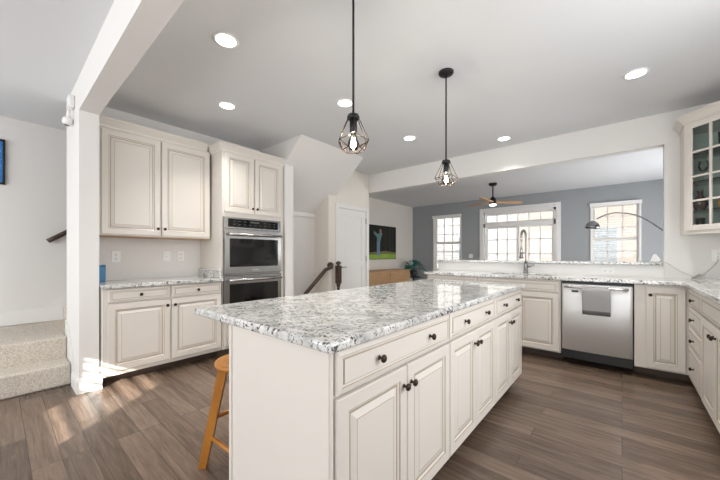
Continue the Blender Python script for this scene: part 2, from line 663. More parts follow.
# closet block with the white door, stairwell end wall
DY0, DY1, DZ = 3.84, 4.60, 2.015
bm = B()
grid_slab(bm, [3.61, DY0, DY1, 4.69], [0, DZ, CEIL], lambda u, v: not (DY0 < u < DY1 and v < DZ), -3.87, -3.75, 'yz')
struct('wall_closet', bm, 'cream_wall')
bm = B(); bx(bm, -4.29, 3.612, 0, -3.872, 3.73, CEIL); struct('wall_stair_end', bm, 'cream_wall')
bm = B(); bx(bm, -5.3, 4.57, 0, -3.872, 4.688, CEIL); struct('wall_closet_side', bm, 'wall')
# header, jamb wall and half wall between kitchen and living room
bm = B(); bx(bm, -5.3, 4.70, 2.40, 1.60, 4.83, CEIL); struct('wall_header', bm, 'wall')
bm = B(); bx(bm, 0.35, 4.70, 0, 1.60, 4.83, 2.40); struct('wall_pass_through', bm, 'wall')
bm = B(); bx(bm, -2.30, 4.70, 0, 0.348, 4.83, 1.082); struct('wall_half', bm, 'trim')

# sloped underside of the upper stair over the stairwell
bm = B()
prof = [(-3.13, CEIL), (-4.10, 1.91), (-4.10, CEIL)]
a = [bm.verts.new((x, 2.535, z)) for x, z in prof]
b = [bm.verts.new((x, 3.78, z)) for x, z in prof]
bm.faces.new(a); bm.faces.new(b[::-1])
for i in range(3):
    bm.faces.new((a[i], a[(i + 1) % 3], b[(i + 1) % 3], b[i]))
struct('wall_sloped_stair', bm, 'wall')


bm = B(); bx(bm, -4.0995, 2.69, 1.84, -4.075, 3.60, 1.91, r=0.004, seg=1); struct('trim_1', bm, 'trim')


# baseboards
def baseboard(name, x0, y0, x1, y1, z0=0.0, h=0.13):
    bm = B()
    bx(bm, x0, y0, z0, x1, y1, z0 + h, r=0.004, seg=1)
    return struct(name, bm, 'trim')


baseboard('baseboard_hall', -5.27, -3.0, -5.245, 0.54, 0.40, 0.17)
bm = B()
sweep(bm, [(-3.85, 0.464), (-3.571, 0.464), (-3.571, 0.601), (-3.60, 0.601)], [(0, 0), (0.018, 0), (0.018, 0.10), (0.008, 0.13), (0, 0.132)])
struct('baseboard_post', bm, 'trim')
baseboard('baseboard_living', -5.28, 8.782, -4.5, 8.80, 0, 0.13)

# ------------------------------------------------------------------ staircase
st = thing('staircase', 'beige loop-carpeted stair with two steps up to a landing beside the white post', 'stairs', (-4.2, 0.0, 0))
bm = B()
bx(bm, -4.16, -1.4, 0.0, -3.89, 0.452, 0.195, r=0.018, seg=3)
obj('step', bm, 'carpet', st, world=True)
bm = B()
bx(bm, -5.25, -1.4, 0.0, -4.145, 0.452, 0.40, r=0.018, seg=3)
bx(bm, -5.25, 0.44, 0.0, -4.30, 0.60, 0.40)
obj('landing', bm, 'carpet', st, world=True)
for k in range(5):
    bm = B()
    bx(bm, -5.25, 0.55 + 0.26 * k, 0.30 + 0.19 * k, -4.30, 0.55 + 0.26 * (k + 1) + 0.02, 0.40 + 0.19 * (k + 1), r=0.015, seg=2)
    obj('step', bm, 'carpet', st, world=True)
bm = B()   # white skirt board beside the lower steps, against the post wall
vsk = [(-3.86, 0.0), (-3.86, 0.14), (-3.90, 0.30), (-4.14, 0.50), (-4.285, 0.54), (-4.285, 0.0)]
a = [bm.verts.new((x, 0.4535, z)) for x, z in vsk]
b = [bm.verts.new((x, 0.4640, z)) for x, z in vsk]
bm.faces.new(a); bm.faces.new(b[::-1])
for i in range(len(vsk)):
    bm.faces.new((a[i], a[(i + 1) % len(vsk)], b[(i + 1) % len(vsk)], b[i]))
obj('skirt_board', bm, 'trim', st, world=True)
bm = B()   # skirt board climbing the hall wall
vsk = [(0.46, 0.40), (0.46, 0.60), (0.50, 0.66), (1.85, 1.66), (1.85, 1.40), (0.56, 0.40)]
a = [bm.verts.new((-5.268, y, z)) for y, z in vsk]
b = [bm.verts.new((-5.250, y, z)) for y, z in vsk]
bm.faces.new(a); bm.faces.new(b[::-1])
for i in range(len(vsk)):
    bm.faces.new((a[i], a[(i + 1) % len(vsk)], b[(i + 1) % len(vsk)], b[i]))
obj('skirt_board', bm, 'trim', st, world=True)

hr = thing('handrail', 'dark wooden handrail on the hall wall climbing behind the white post', 'handrail', (-5.2, 0.45, 1.38))
bm = B(); tube(bm, [(-5.21, 0.40, 1.36), (-5.21, 0.46, 1.40), (-5.21, 1.8, 2.38)], 0.028, 10); obj('rail', bm, 'walnut', hr, world=True)
bm = B(); tube(bm, [(-5.27, 0.62, 1.46), (-5.21, 0.62, 1.50)], 0.010, 8); obj('bracket', bm, 'bronze', hr, world=True)

# newel and rail at the stairwell by the closet door
nw = thing('newel_post', 'dark stained newel post with rounded cap before the white closet door', 'newel post', (-3.60, 3.69, 0))
bm = B()
bx(bm, -3.64, 3.65, 0.72, -3.56, 3.73, 1.02, r=0.008)
lathe(bm, [(0.040, 0.0), (0.040, 0.05), (0.024, 0.10), (0.030, 0.36), (0.022, 0.66), (0.034, 0.69), (0.036, 0.73)], (-3.60, 3.69, 0), seg=16)
obj('post', bm, 'walnut', nw, world=True)
bm = B(); lathe(bm, [(0.024, 1.018), (0.022, 1.03), (0.042, 1.045), (0.046, 1.062), (0.036, 1.08), (0.012, 1.092)], (-3.60, 3.69, 0), seg=16)
obj('cap', bm, 'walnut', nw, world=True)
hr2 = thing('stair_rail', 'dark wooden rail sloping down the stairwell from the newel post', 'handrail', (-3.72, 3.58, 1.0))
bm = B(); tube(bm, [(-3.66, 3.62, 1.00), (-3.74, 3.53, 0.95), (-3.84, 3.24, 0.62), (-3.93, 2.96, 0.28)], 0.032, 10); obj('rail', bm, 'walnut', hr2, world=True)
bm = B(); lathe(bm, [(0.055, 0), (0.055, 0.012), (0.03, 0.02), (0.022, 0.05)], (-3.744, 3.64, 1.02), (0.9, -0.5, 0), seg=16); obj('rosette', bm, 'walnut', hr2, world=True)

# ------------------------------------------------------------------ closet door
dr = bpy.data.objects.new('door_1', None); C.objects.link(dr); dr.location = (-3.75, DY0, 0); dr.rotation_euler = (0, 0, R(90)); dr['kind'] = 'structure'
DW = DY1 - DY0
bm = B()
bx(bm, -0.075, -0.018, 0, -0.003, 0, DZ + 0.075, r=0.004, seg=1)
bx(bm, DW + 0.003, -0.018, 0, DW + 0.075, 0, DZ + 0.075, r=0.004, seg=1)
bx(bm, -0.003, -0.018, DZ + 0.003, DW + 0.003, 0, DZ + 0.075, r=0.004, seg=1)
obj('door_casing', bm, 'trim', dr)
bm = B()
bx(bm, 0.004, 0.034, 0.01, DW - 0.004, 0.055, DZ - 0.004)
for z0, z1 in ((0.20, 0.98), (1.08, DZ - 0.12)):
    nested(bm, 0.12, z0, DW - 0.12, z1, [(0, 0.0198, 0), (0.0, 0.019, 0), (0.012, 0.028, 1), (0.02, 0.028, 1), (0.06, 0.018, 0)])
# stiles and rails in front of the slab
for q in ((0.004, 0.01, 0.12, DZ - 0.004), (DW - 0.12, 0.01, DW - 0.004, DZ - 0.004), (0.12, 0.01, DW - 0.12, 0.20), (0.12, 0.98, DW - 0.12, 1.08), (0.12, DZ - 0.12, DW - 0.12, DZ - 0.004)):
    bx(bm, q[0], 0.008, q[1], q[2], 0.02, q[3])
obj('door_panel', bm, ['trim', mat('door_groove_shade', rgb(206, 206, 206), 0.5)], dr)  # groove colour darkened to deepen the shading of the bevels
for z in (0.25, 1.13, 1.84):
    bm = B()
    bx(bm, DW - 0.012, -0.004, z - 0.045, DW + 0.004, 0.008, z + 0.045)
    tube(bm, [(DW - 0.004, -0.008, z - 0.05), (DW - 0.004, -0.008, z + 0.05)], 0.006, 8)
    obj('hinge', bm, 'chrome', dr)
bm = B(); lathe(bm, [(0.03, 0), (0.03, 0.008), (0.011, 0.012), (0.011, 0.045)], (0.06, 0.008, 0.98), (0, -1, 0), seg=16)
bx(bm, 0.05, -0.046, 0.970, 0.17, -0.034, 0.990, r=0.004)
obj('door_handle', bm, 'chrome', dr)


# ------------------------------------------------------------------ windows
def window(name, hole, blind_to=None, casing=0.02, sash=True, cols=3, rows=3):
    x0, z0, x1, z1 = hole
    w = bpy.data.objects.new(name, None)
    C.objects.link(w)
    w.location = ((x0 + x1) / 2, 8.8, z0)
    w['kind'] = 'structure'
    bm = B()
    c = casing
    bx(bm, x0 - c, 8.78, z0 - c, x0, 8.80, z1 + c); bx(bm, x1, 8.78, z0 - c, x1 + c, 8.80, z1 + c)
    bx(bm, x0, 8.78, z1, x1, 8.80, z1 + c); bx(bm, x0, 8.78, z0 - c, x1, 8.80, z0)
    # jamb liner
    t = 0.02
    bx(bm, x0, 8.79, z0, x0 + t, 8.94, z1); bx(bm, x1 - t, 8.79, z0, x1, 8.94, z1)
    bx(bm, x0, 8.79, z1 - t, x1, 8.94, z1); bx(bm, x0, 8.79, z0, x1, 8.94, z0 + t)
    obj('window_casing', bm, 'trim', w, world=True)
    bm = B()
    bx(bm, x0 - c - 0.02, 8.74, z0 - 0.02, x1 + c + 0.02, 8.779, z0 + 0.005, r=0.004, seg=1)
    obj('window_sill', bm, 'trim', w, world=True)
    zm = (z0 + z1) / 2 + 0.02
    for za, zb, yy in ((z0 + t, zm, 8.872), (zm, z1 - t, 8.90)):
        bm = B()
        s = 0.035
        bx(bm, x0 + t, yy, za, x0 + t + s, yy + 0.025, zb); bx(bm, x1 - t - s, yy, za, x1 - t, yy + 0.025, zb)
        bx(bm, x0 + t + s, yy, za, x1 - t - s, yy + 0.025, za + s); bx(bm, x0 + t + s, yy, zb - s, x1 - t - s, yy + 0.025, zb)
        for k in range(1, cols):
            xx = x0 + t + (x1 - x0 - 2 * t) * k / cols
            bx(bm, xx - 0.012, yy + 0.006, za + s, xx + 0.012, yy + 0.018, zb - s)
        for k in range(1, rows):
            zz = za + (zb - za) * k / rows
            bx(bm, x0 + t + s, yy + 0.006, zz - 0.012, x1 - t - s, yy + 0.018, zz + 0.012)
        so = obj('window_sash', bm, 'trim', w, world=True)
        bm = B(); bx(bm, x0 + t + s, yy + 0.0185, za + s, x1 - t - s, yy + 0.0225, zb - s)
        g = obj('window_pane', bm, 'glass', so, world=True)
    return w


window('window_1', W1)
window('window_3', W3)


def blind(hole, label, pitch, tilt):
    x0, z0, x1, z1 = hole
    t = thing('window_blind', label, 'blind', ((x0 + x1) / 2, 8.83, z0), group=None)
    bm = B(); bx(bm, x0 - 0.03, 8.735, z1 - 0.055, x1 + 0.03, 8.779, z1 + 0.03, r=0.006); obj('valance', bm, 'blind', t, world=True)
    bm = B()
    z = z1 - 0.09
    while z > z0 + 0.05:
        dz = 0.022 * math.sin(tilt)
        dy = 0.022 * math.cos(tilt)
        v = [bm.verts.new(p) for p in ((x0 + 0.024, 8.832 - dy, z - dz), (x1 - 0.024, 8.832 - dy, z - dz), (x1 - 0.024, 8.832 + dy, z + dz), (x0 + 0.024, 8.832 + dy, z + dz))]
        u = [bm.verts.new(p.co + Vector((0, 0, 0.003))) for p in v]
        bm.faces.new(v[::-1]); bm.faces.new(u)
        for i in range(4):
            bm.faces.new((v[i], v[(i + 1) % 4], u[(i + 1) % 4], u[i]))
        z -= pitch
    obj('slats', bm, 'blind', t, world=True)
    for xx in (x0 + 0.14, x1 - 0.14):
        bm = B(); tube(bm, [(xx, 8.809, z0 + 0.04), (xx, 8.809, z1 - 0.06)], 0.002, 6); obj('cord', bm, 'blind', t, world=True)
    bm = B(); bx(bm, x0 + 0.024, 8.812, z0 + 0.025, x1 - 0.024, 8.852, z0 + 0.045); obj('bottom_rail', bm, 'blind', t, world=True)
    return t


blind(W1, 'white slatted blind in the narrow window between the plant and the patio door', 0.05, R(14))
blind(W3, 'white slatted blind in the window behind the arching lamp', 0.05, R(10))

# patio door with transom (window_2)
w2 = bpy.data.objects.new('window_2', None); C.objects.link(w2); w2.location = (-2.09, 8.8, 0); w2['kind'] = 'structure'
x0, _, x1, z1 = W2
bm = B()
c = 0.095
bx(bm, x0 - c, 8.775, 0, x0, 8.80, z1 + 0.11); bx(bm, x1, 8.775, 0, x1 + c, 8.80, z1 + 0.11); bx(bm, x0, 8.775, z1, x1, 8.80, z1 + 0.11)
bx(bm, x0, 8.79, 0, x0 + 0.05, 8.94, z1); bx(bm, x1 - 0.05, 8.79, 0, x1, 8.94, z1); bx(bm, x0, 8.79, z1 - 0.06, x1, 8.94, z1)
bx(bm, x0, 8.79, 1.955, x1, 8.94, 2.06)
obj('window_casing', bm, 'trim', w2, world=True)


def muntins(bm, a, b, za, zb, cols, zrows, y, s=0.045):
    bx(bm, a, y, za, a + s, y + 0.035, zb); bx(bm, b - s, y, za, b, y + 0.035, zb)
    bx(bm, a + s, y, za, b - s, y + 0.035, za + s); bx(bm, a + s, y, zb - s, b - s, y + 0.035, zb)
    for k in range(1, cols):
        xx = a + s + (b - a - 2 * s) * k / cols
        bx(bm, xx - 0.013, y + 0.008, za + s, xx + 0.013, y + 0.022, zb - s)
    for zz in zrows:
        bx(bm, a + s, y + 0.008, zz - 0.013, b - s, y + 0.022, zz + 0.013)


xm = (x0 + x1) / 2
for a, b, yy in ((x0 + 0.05, xm + 0.03, 8.87), (xm - 0.03, x1 - 0.05, 8.83)):
    bm = B(); muntins(bm, a, b, 0.02, 1.955, 3, (0.46, 0.84, 1.22, 1.60), yy)
    f = obj('patio_door_leaf', bm, 'trim', w2, world=True)
    bm = B(); bx(bm, a + 0.045, yy + 0.023, 0.065, b - 0.045, yy + 0.028, 1.91); obj('pane', bm, 'glass', f, world=True)
bm = B(); muntins(bm, x0 + 0.05, x1 - 0.05, 2.06, 2.30, 6, (), 8.85, 0.03)
f = obj('transom_sash', bm, 'trim', w2, world=True)
bm = B(); bx(bm, x0 + 0.08, 8.873, 2.09, x1 - 0.08, 8.878, 2.27); obj('pane', bm, 'glass', f, world=True)

# small barred window in the front wall behind the camera (the sun comes through it)
w4 = bpy.data.objects.new('window_4', None); C.objects.link(w4); w4.location = (-0.58, -3.0, 1.79); w4['kind'] = 'structure'
bm = B()
for z in (1.92, 2.01, 2.10, 2.19, 2.27):
    bx(bm, SW[0], -3.10, z - 0.011, SW[2], -3.08, z + 0.011)
bx(bm, SW[0] - 0.05, -3.0, SW[1] - 0.05, SW[0], -2.98, SW[3] + 0.05); bx(bm, SW[2], -3.0, SW[1] - 0.05, SW[2] + 0.05, -2.98, SW[3] + 0.05)
bx(bm, SW[0], -3.0, SW[3], SW[2], -2.98, SW[3] + 0.05); bx(bm, SW[0], -3.0, SW[1] - 0.05, SW[2], -2.98, SW[1])
obj('window_frame', bm, 'trim', w4, world=True)

# ------------------------------------------------------------------ outside
bm = B(); bx(bm, -20, 9.2, -0.35, 16, 26, -0.2); o = struct('ground_outside', bm, 'brick')
nb = thing('neighbouring_house', 'peach house across the yard seen through the patio door', 'house', (0.5, 15, -0.2))
bm = B(); bx(bm, -3.55, 15, -0.2, 7, 15.4, 8); obj('facade', bm, 'peach', nb, world=True)
for xx, zz in ((-0.6, 0.8), (1.4, 0.8), (-2.4, 3.6), (1.4, 3.6)):
    bm = B()
    bx(bm, xx - 0.55, 14.94, zz, xx + 0.55, 15.0, zz + 1.5); f = obj('window', bm, 'trim', nb, world=True)
    bm = B(); bx(bm, xx - 0.45, 14.925, zz + 0.1, xx + 0.45, 14.939, zz + 1.4); obj('pane', bm, mat('dull_pane', rgb(190, 200, 206), 0.3), f, world=True)
nb2 = thing('garden_building', 'pale house across the yard seen through the narrow window', 'house', (-11, 16, -0.2))
bm = B(); bx(bm, -16, 16, -0.2, -3.8, 16.4, 8); obj('facade', bm, 'pale', nb2, world=True)
for xx in (-8.6, -6.2):
    bm = B(); bx(bm, xx - 0.5, 15.94, 0.7, xx + 0.5, 16.0, 2.2); f = obj('window', bm, 'trim', nb2, world=True)
    bm = B(); bx(bm, xx - 0.4, 15.925, 0.8, xx + 0.4, 15.939, 2.1); obj('pane', bm, mat('dim_pane', rgb(150, 158, 166), 0.3), f, world=True)


# ------------------------------------------------------------------ cabinets
def front_rings(kind):
    if kind == 'door':
        return [(0.0, 0.020, 0), (0.0, 0.003, 0), (0.003, 0.0, 0), (0.052, 0.0, 0), (0.056, 0.004, 1), (0.064, 0.008, 0), (0.068, 0.009, 1), (0.072, 0.009, 1), (0.098, 0.002, 0), (0.101, 0.002, 1)]
    return [(0.0, 0.020, 0), (0.0, 0.006, 0), (0.004, 0.003, 0), (0.020, 0.0, 0), (0.023, 0.003, 1), (0.030, 0.004, 0), (0.034, 0.0, 1), (0.038, 0.0, 0)]


def knob(parent, x, z):
    bm = B()
    lathe(bm, [(0.009, 0.0), (0.009, 0.002), (0.0055, 0.006), (0.0055, 0.013), (0.014, 0.018), (0.0155, 0.023), (0.013, 0.028), (0.006, 0.031)], (x, 0.0005, z), (0, -1, 0), seg=14)
    return obj('knob', bm, 'bronze', parent)


def front(cab, kind, x0, z0, x1, z1, knobs=()):
    bm = B()
    nested(bm, x0, z0, x1, z1, front_rings(kind))
    f = obj(kind, bm, ['cab', 'glaze'], cab)
    for kx, kz in knobs:
        knob(f, kx, kz)
    return f


def base_cabinet(name, label, loc, rz, w, depth, fronts, toe=True, z1=0.893, toe_mat='toe'):
    t = thing(name, label, 'cabinet', loc, rz)
    bm = B()
    bx(bm, 0, 0.0215, 0.10, w, depth, z1, r=0.0015, seg=1)
    obj('carcass', bm, 'cab', t)
    if toe:
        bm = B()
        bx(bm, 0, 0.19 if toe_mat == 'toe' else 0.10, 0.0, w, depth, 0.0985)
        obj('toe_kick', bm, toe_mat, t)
    for f in fronts:
        front(t, *f)
    return t


# --- left run
XL = -3.50
LB0 = 0.612
t = base_cabinet('base_cabinet', 'cream base cabinet with two drawers over two doors, against the white post', (XL, LB0, 0), R(90), 1.066, 0.595, [
    ('drawer', 0.035, 0.762, 0.535, 0.884, [(0.285, 0.823)]), ('drawer', 0.550, 0.762, 1.060, 0.884, [(0.805, 0.823)]),
    ('door', 0.035, 0.140, 0.535, 0.750, [(0.508, 0.690)]), ('door', 0.550, 0.140, 1.060, 0.750, [(0.577, 0.690)])])
bm = B(); bx(bm, -4.098, 0.606, 0.895, -3.468, 1.684, CT, r=0.006, seg=2)
bx(bm, -4.096, 1.664, CT, -3.52, 1.684, 1.03, r=0.004, seg=1)
o = obj('countertop', bm, 'granite', origin=(-3.78, 1.14, 0.895)); tag(o, 'speckled granite worktop on the cabinet between white post and ovens', 'countertop')

up = thing('wall_cabinet', 'cream two-door wall cabinet hung above the granite worktop by the white post', 'cabinet', (-3.765, 0.615, 1.388), R(90))
bm = B(); bx(bm, 0, 0.0215, 0, 1.055, 0.33, 1.04, r=0.0015, seg=1); obj('carcass', bm, 'cab', up)
bm = B(); bx(bm, 0.0, 0.03, -0.008, 1.055, 0.32, -0.001); obj('underside', bm, 'tan', up)
front(up, 'door', 0.035, 0.012, 0.525, 1.02, [(0.50, 0.085)])
front(up, 'door', 0.540, 0.012, 1.040, 1.02, [(0.565, 0.085)])
CROWN = [(0.0, 0.0), (0.010, 0.0), (0.014, 0.02), (0.045, 0.065), (0.052, 0.07), (0.052, 0.09), (0.0, 0.09)]


def crown(parent, path, z, world=True):
    bm = B()
    sweep(bm, path, [(o, z + h) for o, h in CROWN])
    return obj('crown_molding', bm, 'cab', parent, world=world)


# outside is on the path's right: +Y travel has +X at its right
crown(up, [(-3.787, 0.615), (-3.787, 1.632)], 2.425)

tall = thing('oven_cabinet', 'tall cream cabinet with two doors over the built-in double oven', 'cabinet', (XL, 1.69, 0), R(90))
TW = 0.845
bm = B()
bx(bm, 0, 0.0215, 0.10, 0.022, 0.595, 2.42)
bx(bm, 0.755, 0.0215, 0.10, TW, 0.595, 2.42)
bx(bm, 0.022, 0.0215, 1.645, 0.755, 0.595, 2.42)
bx(bm, 0.022, 0.0215, 0.10, 0.755, 0.595, 0.43)
bx(bm, 0.022, 0.575, 0.43, 0.755, 0.595, 1.645)
obj('carcass', bm, 'cab', tall)
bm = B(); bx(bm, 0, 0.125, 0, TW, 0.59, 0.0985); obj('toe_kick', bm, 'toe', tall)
front(tall, 'door', 0.022, 1.70, 0.394, 2.39, [(0.372, 1.765)])
front(tall, 'door', 0.412, 1.70, 0.800, 2.39, [(0.434, 1.765)])
front(tall, 'drawer', 0.022, 0.13, 0.800, 0.40, [(0.41, 0.27)])
bm = B()
sweep(bm, [(-4.09, 1.69), (-3.522, 1.69), (-3.522, 2.535)], [(o, 2.40 + h) for o, h in CROWN])
obj('crown_molding', bm, 'cab', tall, world=True)

# double oven
ov = thing('double_oven', 'stainless steel double wall oven with black glass doors', 'oven', (XL, 1.69, 0), R(90))
OX0, OX1 = 0.006, 0.772
bm = B()
bx(bm, 0.028, 0.024, 0.44, 0.748, 0.55, 1.635)
bx(bm, OX0, -0.002, 0.435, OX1, 0.020, 1.642)
obj('housing', bm, 'steel', ov)
bm = B(); bx(bm, OX0, -0.022, 1.505, OX1, -0.003, 1.642, r=0.004); cp = obj('control_panel', bm, 'steel', ov)
bm = B(); bx(bm, OX0 + 0.045, -0.0245, 1.525, OX1 - 0.045, -0.0222, 1.622); dp = obj('display', bm, 'blackglass', cp)
for i in range(18):
    xx = 0.11 + (i % 9) * 0.068
    zz = 1.555 + (i // 9) * 0.036
    if 3 <= i % 9 <= 5 and i // 9 == 1:
        continue
    bm = B(); bx(bm, xx, -0.0252, zz, xx + 0.03, -0.0247, zz + 0.006); obj('touch_key', bm, 'display', cp)
bm = B(); bx(bm, 0.33, -0.0252, 1.587, 0.45, -0.0247, 1.602); obj('clock', bm, 'display', cp)


def oven_door(z0, z1):
    bm = B(); bx(bm, OX0, -0.040, z0, OX1, -0.004, z1, r=0.005); d = obj('oven_door', bm, 'steel', ov)
    bm = B(); bx(bm, OX0 + 0.055, -0.043, z0 + 0.080, OX1 - 0.055, -0.0405, z1 - 0.100, r=0.001, seg=1); obj('oven_window', bm, 'blackglass', d)
    bm = B()
    hz = z1 - 0.052
    pts = [(OX0 + 0.03, -0.086, hz), (OX1 - 0.03, -0.086, hz)]
    tube(bm, pts, 0.017, 12)
    for xx in (OX0 + 0.06, OX1 - 0.06):
        bx(bm, xx - 0.012, -0.084, hz - 0.010, xx + 0.012, -0.0405, hz + 0.010, r=0.002)
    obj('handle', bm, 'chrome', d)
    return d


d = oven_door(0.975, 1.490)
bm = B(); bx(bm, 0.345, -0.0425, 1.005, 0.435, -0.0405, 1.023); obj('badge', bm, 'chrome', d)
oven_door(0.440, 0.955)

# --- island
IX = -0.70
IB = 0.65
units = [(0.710, 0.860), (1.572, 0.772), (2.346, 0.774)]
labs = ['cream island cabinet with the widest drawer, nearest the end panel',
        'cream island cabinet in the middle of the island, between two others',
        'cream island cabinet at the sink end of the island']
for (y0, w), lab in zip(units, labs):
    m = w / 2
    k = w * 0.235
    base_cabinet('island_cabinet', lab, (IX, y0, 0), R(90), w, IB, [
        ('drawer', 0.004, 0.738, w - 0.004, 0.886, [(m - k, 0.811), (m + k, 0.811)]),
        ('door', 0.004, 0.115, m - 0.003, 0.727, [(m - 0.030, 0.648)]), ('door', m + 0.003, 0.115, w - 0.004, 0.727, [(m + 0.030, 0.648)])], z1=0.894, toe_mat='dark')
ep = thing('island_end_panel', 'plain cream end panel of the island under the granite overhang', 'panel', (-1.04, 0.70, 0))
bm = B(); bx(bm, -1.354, 0.688, 0.0, IX - 0.012, 0.708, 0.894, r=0.0015, seg=1); obj('panel', bm, 'cab', ep, world=True)
bm = B(); bx(bm, -1.358, 0.684, 0.0, -1.336, 0.6875, 0.894); obj('corner_strip', bm, 'cab', ep, world=True)
bm = B(); bx(bm, IX - 0.03, 0.684, 0.0, IX - 0.012, 0.6875, 0.894); obj('corner_strip', bm, 'cab', ep, world=True)
bm = B()
bx(bm, -1.660, 0.652, 0.895, -0.672, 3.130, CT, r=0.010, seg=3)
o = obj('island_countertop', bm, 'granite', origin=(-1.165, 1.89, 0.895)); tag(o, 'large white and grey granite slab on the kitchen island', 'countertop')

# --- back run (faces the camera)
YB = 4.06
BD = 0.63
base_cabinet('peninsula_cabinet', 'cream cabinet at the free end of the sink counter', (-2.17, YB, 0), 0, 0.72, BD, [
    ('drawer', 0.015, 0.765, 0.705, 0.892, [(0.36, 0.825)]), ('door', 0.015, 0.115, 0.355, 0.752, [(0.33, 0.69)]), ('door', 0.365, 0.115, 0.705, 0.752, [(0.39, 0.69)])], z1=0.912)
t = base_cabinet('sink_cabinet', 'cream cabinet under the faucet with a long false drawer front', (-1.445, YB, 0), 0, 0.925, BD, [
    ('drawer', 0.015, 0.772, 0.905, 0.892, []), ('door', 0.015, 0.115, 0.455, 0.760, [(0.43, 0.70)]), ('door', 0.467, 0.115, 0.905, 0.760, [(0.492, 0.70)])], z1=0.70)
bm = B(); bx(bm, 0, 0.0215, 0.7005, 0.925, 0.05, 0.912); bx(bm, 0.0, 0.05, 0.7005, 0.02, BD, 0.912); bx(bm, 0.905, 0.05, 0.7005, 0.925, BD, 0.912); obj('face_frame', bm, 'cab', t)
base_cabinet('corner_cabinet', 'cream single-door cabinet between dishwasher and counter corner', (0.092, YB, 0), 0, 0.978, BD, [
    ('door', 0.085, 0.115, 0.350, 0.885, [(0.115, 0.815)])], z1=0.912)

# dishwasher
dw = thing('dishwasher', 'stainless steel dishwasher with bar handle under the granite counter', 'dishwasher', (-0.513, YB, 0), 0)
DWW = 0.598
bm = B(); bx(bm, 0.006, 0.03, 0.105, DWW - 0.006, 0.60, 0.905); obj('tub', bm, 'blackplastic', dw)
bm = B()   # slightly bowed door
N = 24
top = []
rows = []
for z in (0.165, 0.171, 0.876, 0.882):
    row = []
    for i in range(N + 1):
        s = i / N
        bow = 0.016 * (1 - abs(2 * s - 1) ** 3.0)
        e = 0.006 if z in (0.165, 0.882) else 0.0
        row.append(bm.verts.new((0.004 + (DWW - 0.008) * s, -0.004 - bow + e, z)))
    rows.append(row)
for a, b in zip(rows, rows[1:]):
    for i in range(N):
        f = bm.faces.new((a[i], a[i + 1], b[i + 1], b[i])); f.smooth = True
back = [[bm.verts.new((0.004 + (DWW - 0.008) * s, 0.028, z)) for s in (0, 1)] for z in (0.165, 0.882)]
bm.faces.new([back[0][0], back[1][0], rows[3][0], rows[2][0], rows[1][0], rows[0][0]])
bm.faces.new([back[0][1], back[1][1], rows[3][N], rows[2][N], rows[1][N], rows[0][N]])
bm.faces.new([back[1][0], back[1][1]] + rows[3][::-1])
bm.faces.new([back[0][0], back[0][1]] + rows[0][::-1])
bm.faces.new([back[0][0], back[0][1], back[1][1], back[1][0]])
dd = obj('dishwasher_door', bm, 'steel_door', dw)
bm = B()
tube(bm, [(0.035, -0.05, 0.852), (0.10, -0.057, 0.853), (DWW / 2, -0.062, 0.853), (DWW - 0.10, -0.057, 0.853), (DWW - 0.035, -0.05, 0.852)], 0.011, 12)
for xx in (0.05, DWW - 0.05):
    bx(bm, xx - 0.012, -0.05, 0.843, xx + 0.012, -0.012, 0.863, r=0.002)
obj('handle', bm, 'chrome', dd)
bm = B(); bx(bm, 0.095, -0.0205, 0.796, 0.155, -0.0165, 0.816); obj('control_badge', bm, 'blackplastic', dd)
bm = B(); bx(bm, 0.004, 0.008, 0.07, DWW - 0.004, 0.028, 0.160); obj('kick_plate', bm, 'blackplastic', dw)

# towel on the handle
tw = thing('dish_towel', 'folded grey dish towel hanging over the dishwasher handle', 'towel', (-0.215, 3.99, 0.85))
bm = B()
NX = 16
path = [(-0.041, 0.60), (-0.042, 0.81), (-0.0455, 0.863), (-0.062, 0.871), (-0.0795, 0.863), (-0.083, 0.81), (-0.082, 0.71), (-0.080, 0.62), (-0.078, 0.575)]
gr = []
for (py, pz) in path:
    row = []
    for i in range(NX + 1):
        s = i / NX
        fl = 0.25 + (0.85 - pz) * 2.0
        row.append(bm.verts.new((-0.322 + 0.232 * s + 0.012 * (0.85 - pz), YB + py + 0.004 * fl * math.sin(s * 9 + pz * 3) * (1 if py < -0.06 else 0.3), pz)))
    gr.append(row)
for j, (a, b) in enumerate(zip(gr, gr[1:])):
    for i in range(NX):
        f = bm.faces.new((a[i], a[i + 1], b[i + 1], b[i])); f.smooth = True
        f.material_index = 1 if j == len(path) - 2 else 0
bmesh.ops.subdivide_edges(bm, edges=[], cuts=1)
o = obj('cloth', bm, ['towel', 'towelband'], tw, world=True)
md = o.modifiers.new('thick', 'SOLIDIFY'); md.thickness = 0.004; md.offset = 0

# --- right run (faces -X)
XR = 0.45
rr = R(-90)
base_cabinet('drawer_cabinet', 'cream four-drawer cabinet beside the counter corner', (XR, 4.055, 0), rr, 0.64, 0.625, [
    ('drawer', 0.075, 0.752, 0.625, 0.892, [(0.34, 0.818)]), ('drawer', 0.075, 0.577, 0.625, 0.738, [(0.34, 0.657)]),
    ('drawer', 0.075, 0.402, 0.625, 0.563, [(0.34, 0.482)]), ('drawer', 0.075, 0.115, 0.625, 0.388, [(0.34, 0.252)])], z1=0.912)
base_cabinet('base_cabinet', 'cream cabinet of one wide drawer over two doors beside the four-drawer cabinet', (XR, 3.413, 0), rr, 0.90, 0.625, [
    ('drawer', 0.012, 0.752, 0.888, 0.892, []), ('door', 0.012, 0.115, 0.446, 0.738, [(0.418, 0.668)]), ('door', 0.454, 0.115, 0.888, 0.738, [(0.482, 0.668)])], z1=0.912)

# L-shaped worktop with sink cut-out
SK = (-1.33, 4.16, -0.62, 4.54)
gx = [-2.20, SK[0], SK[2], 0.42, 1.076]
gy = [2.50, 4.03, SK[1], SK[3], 4.696]


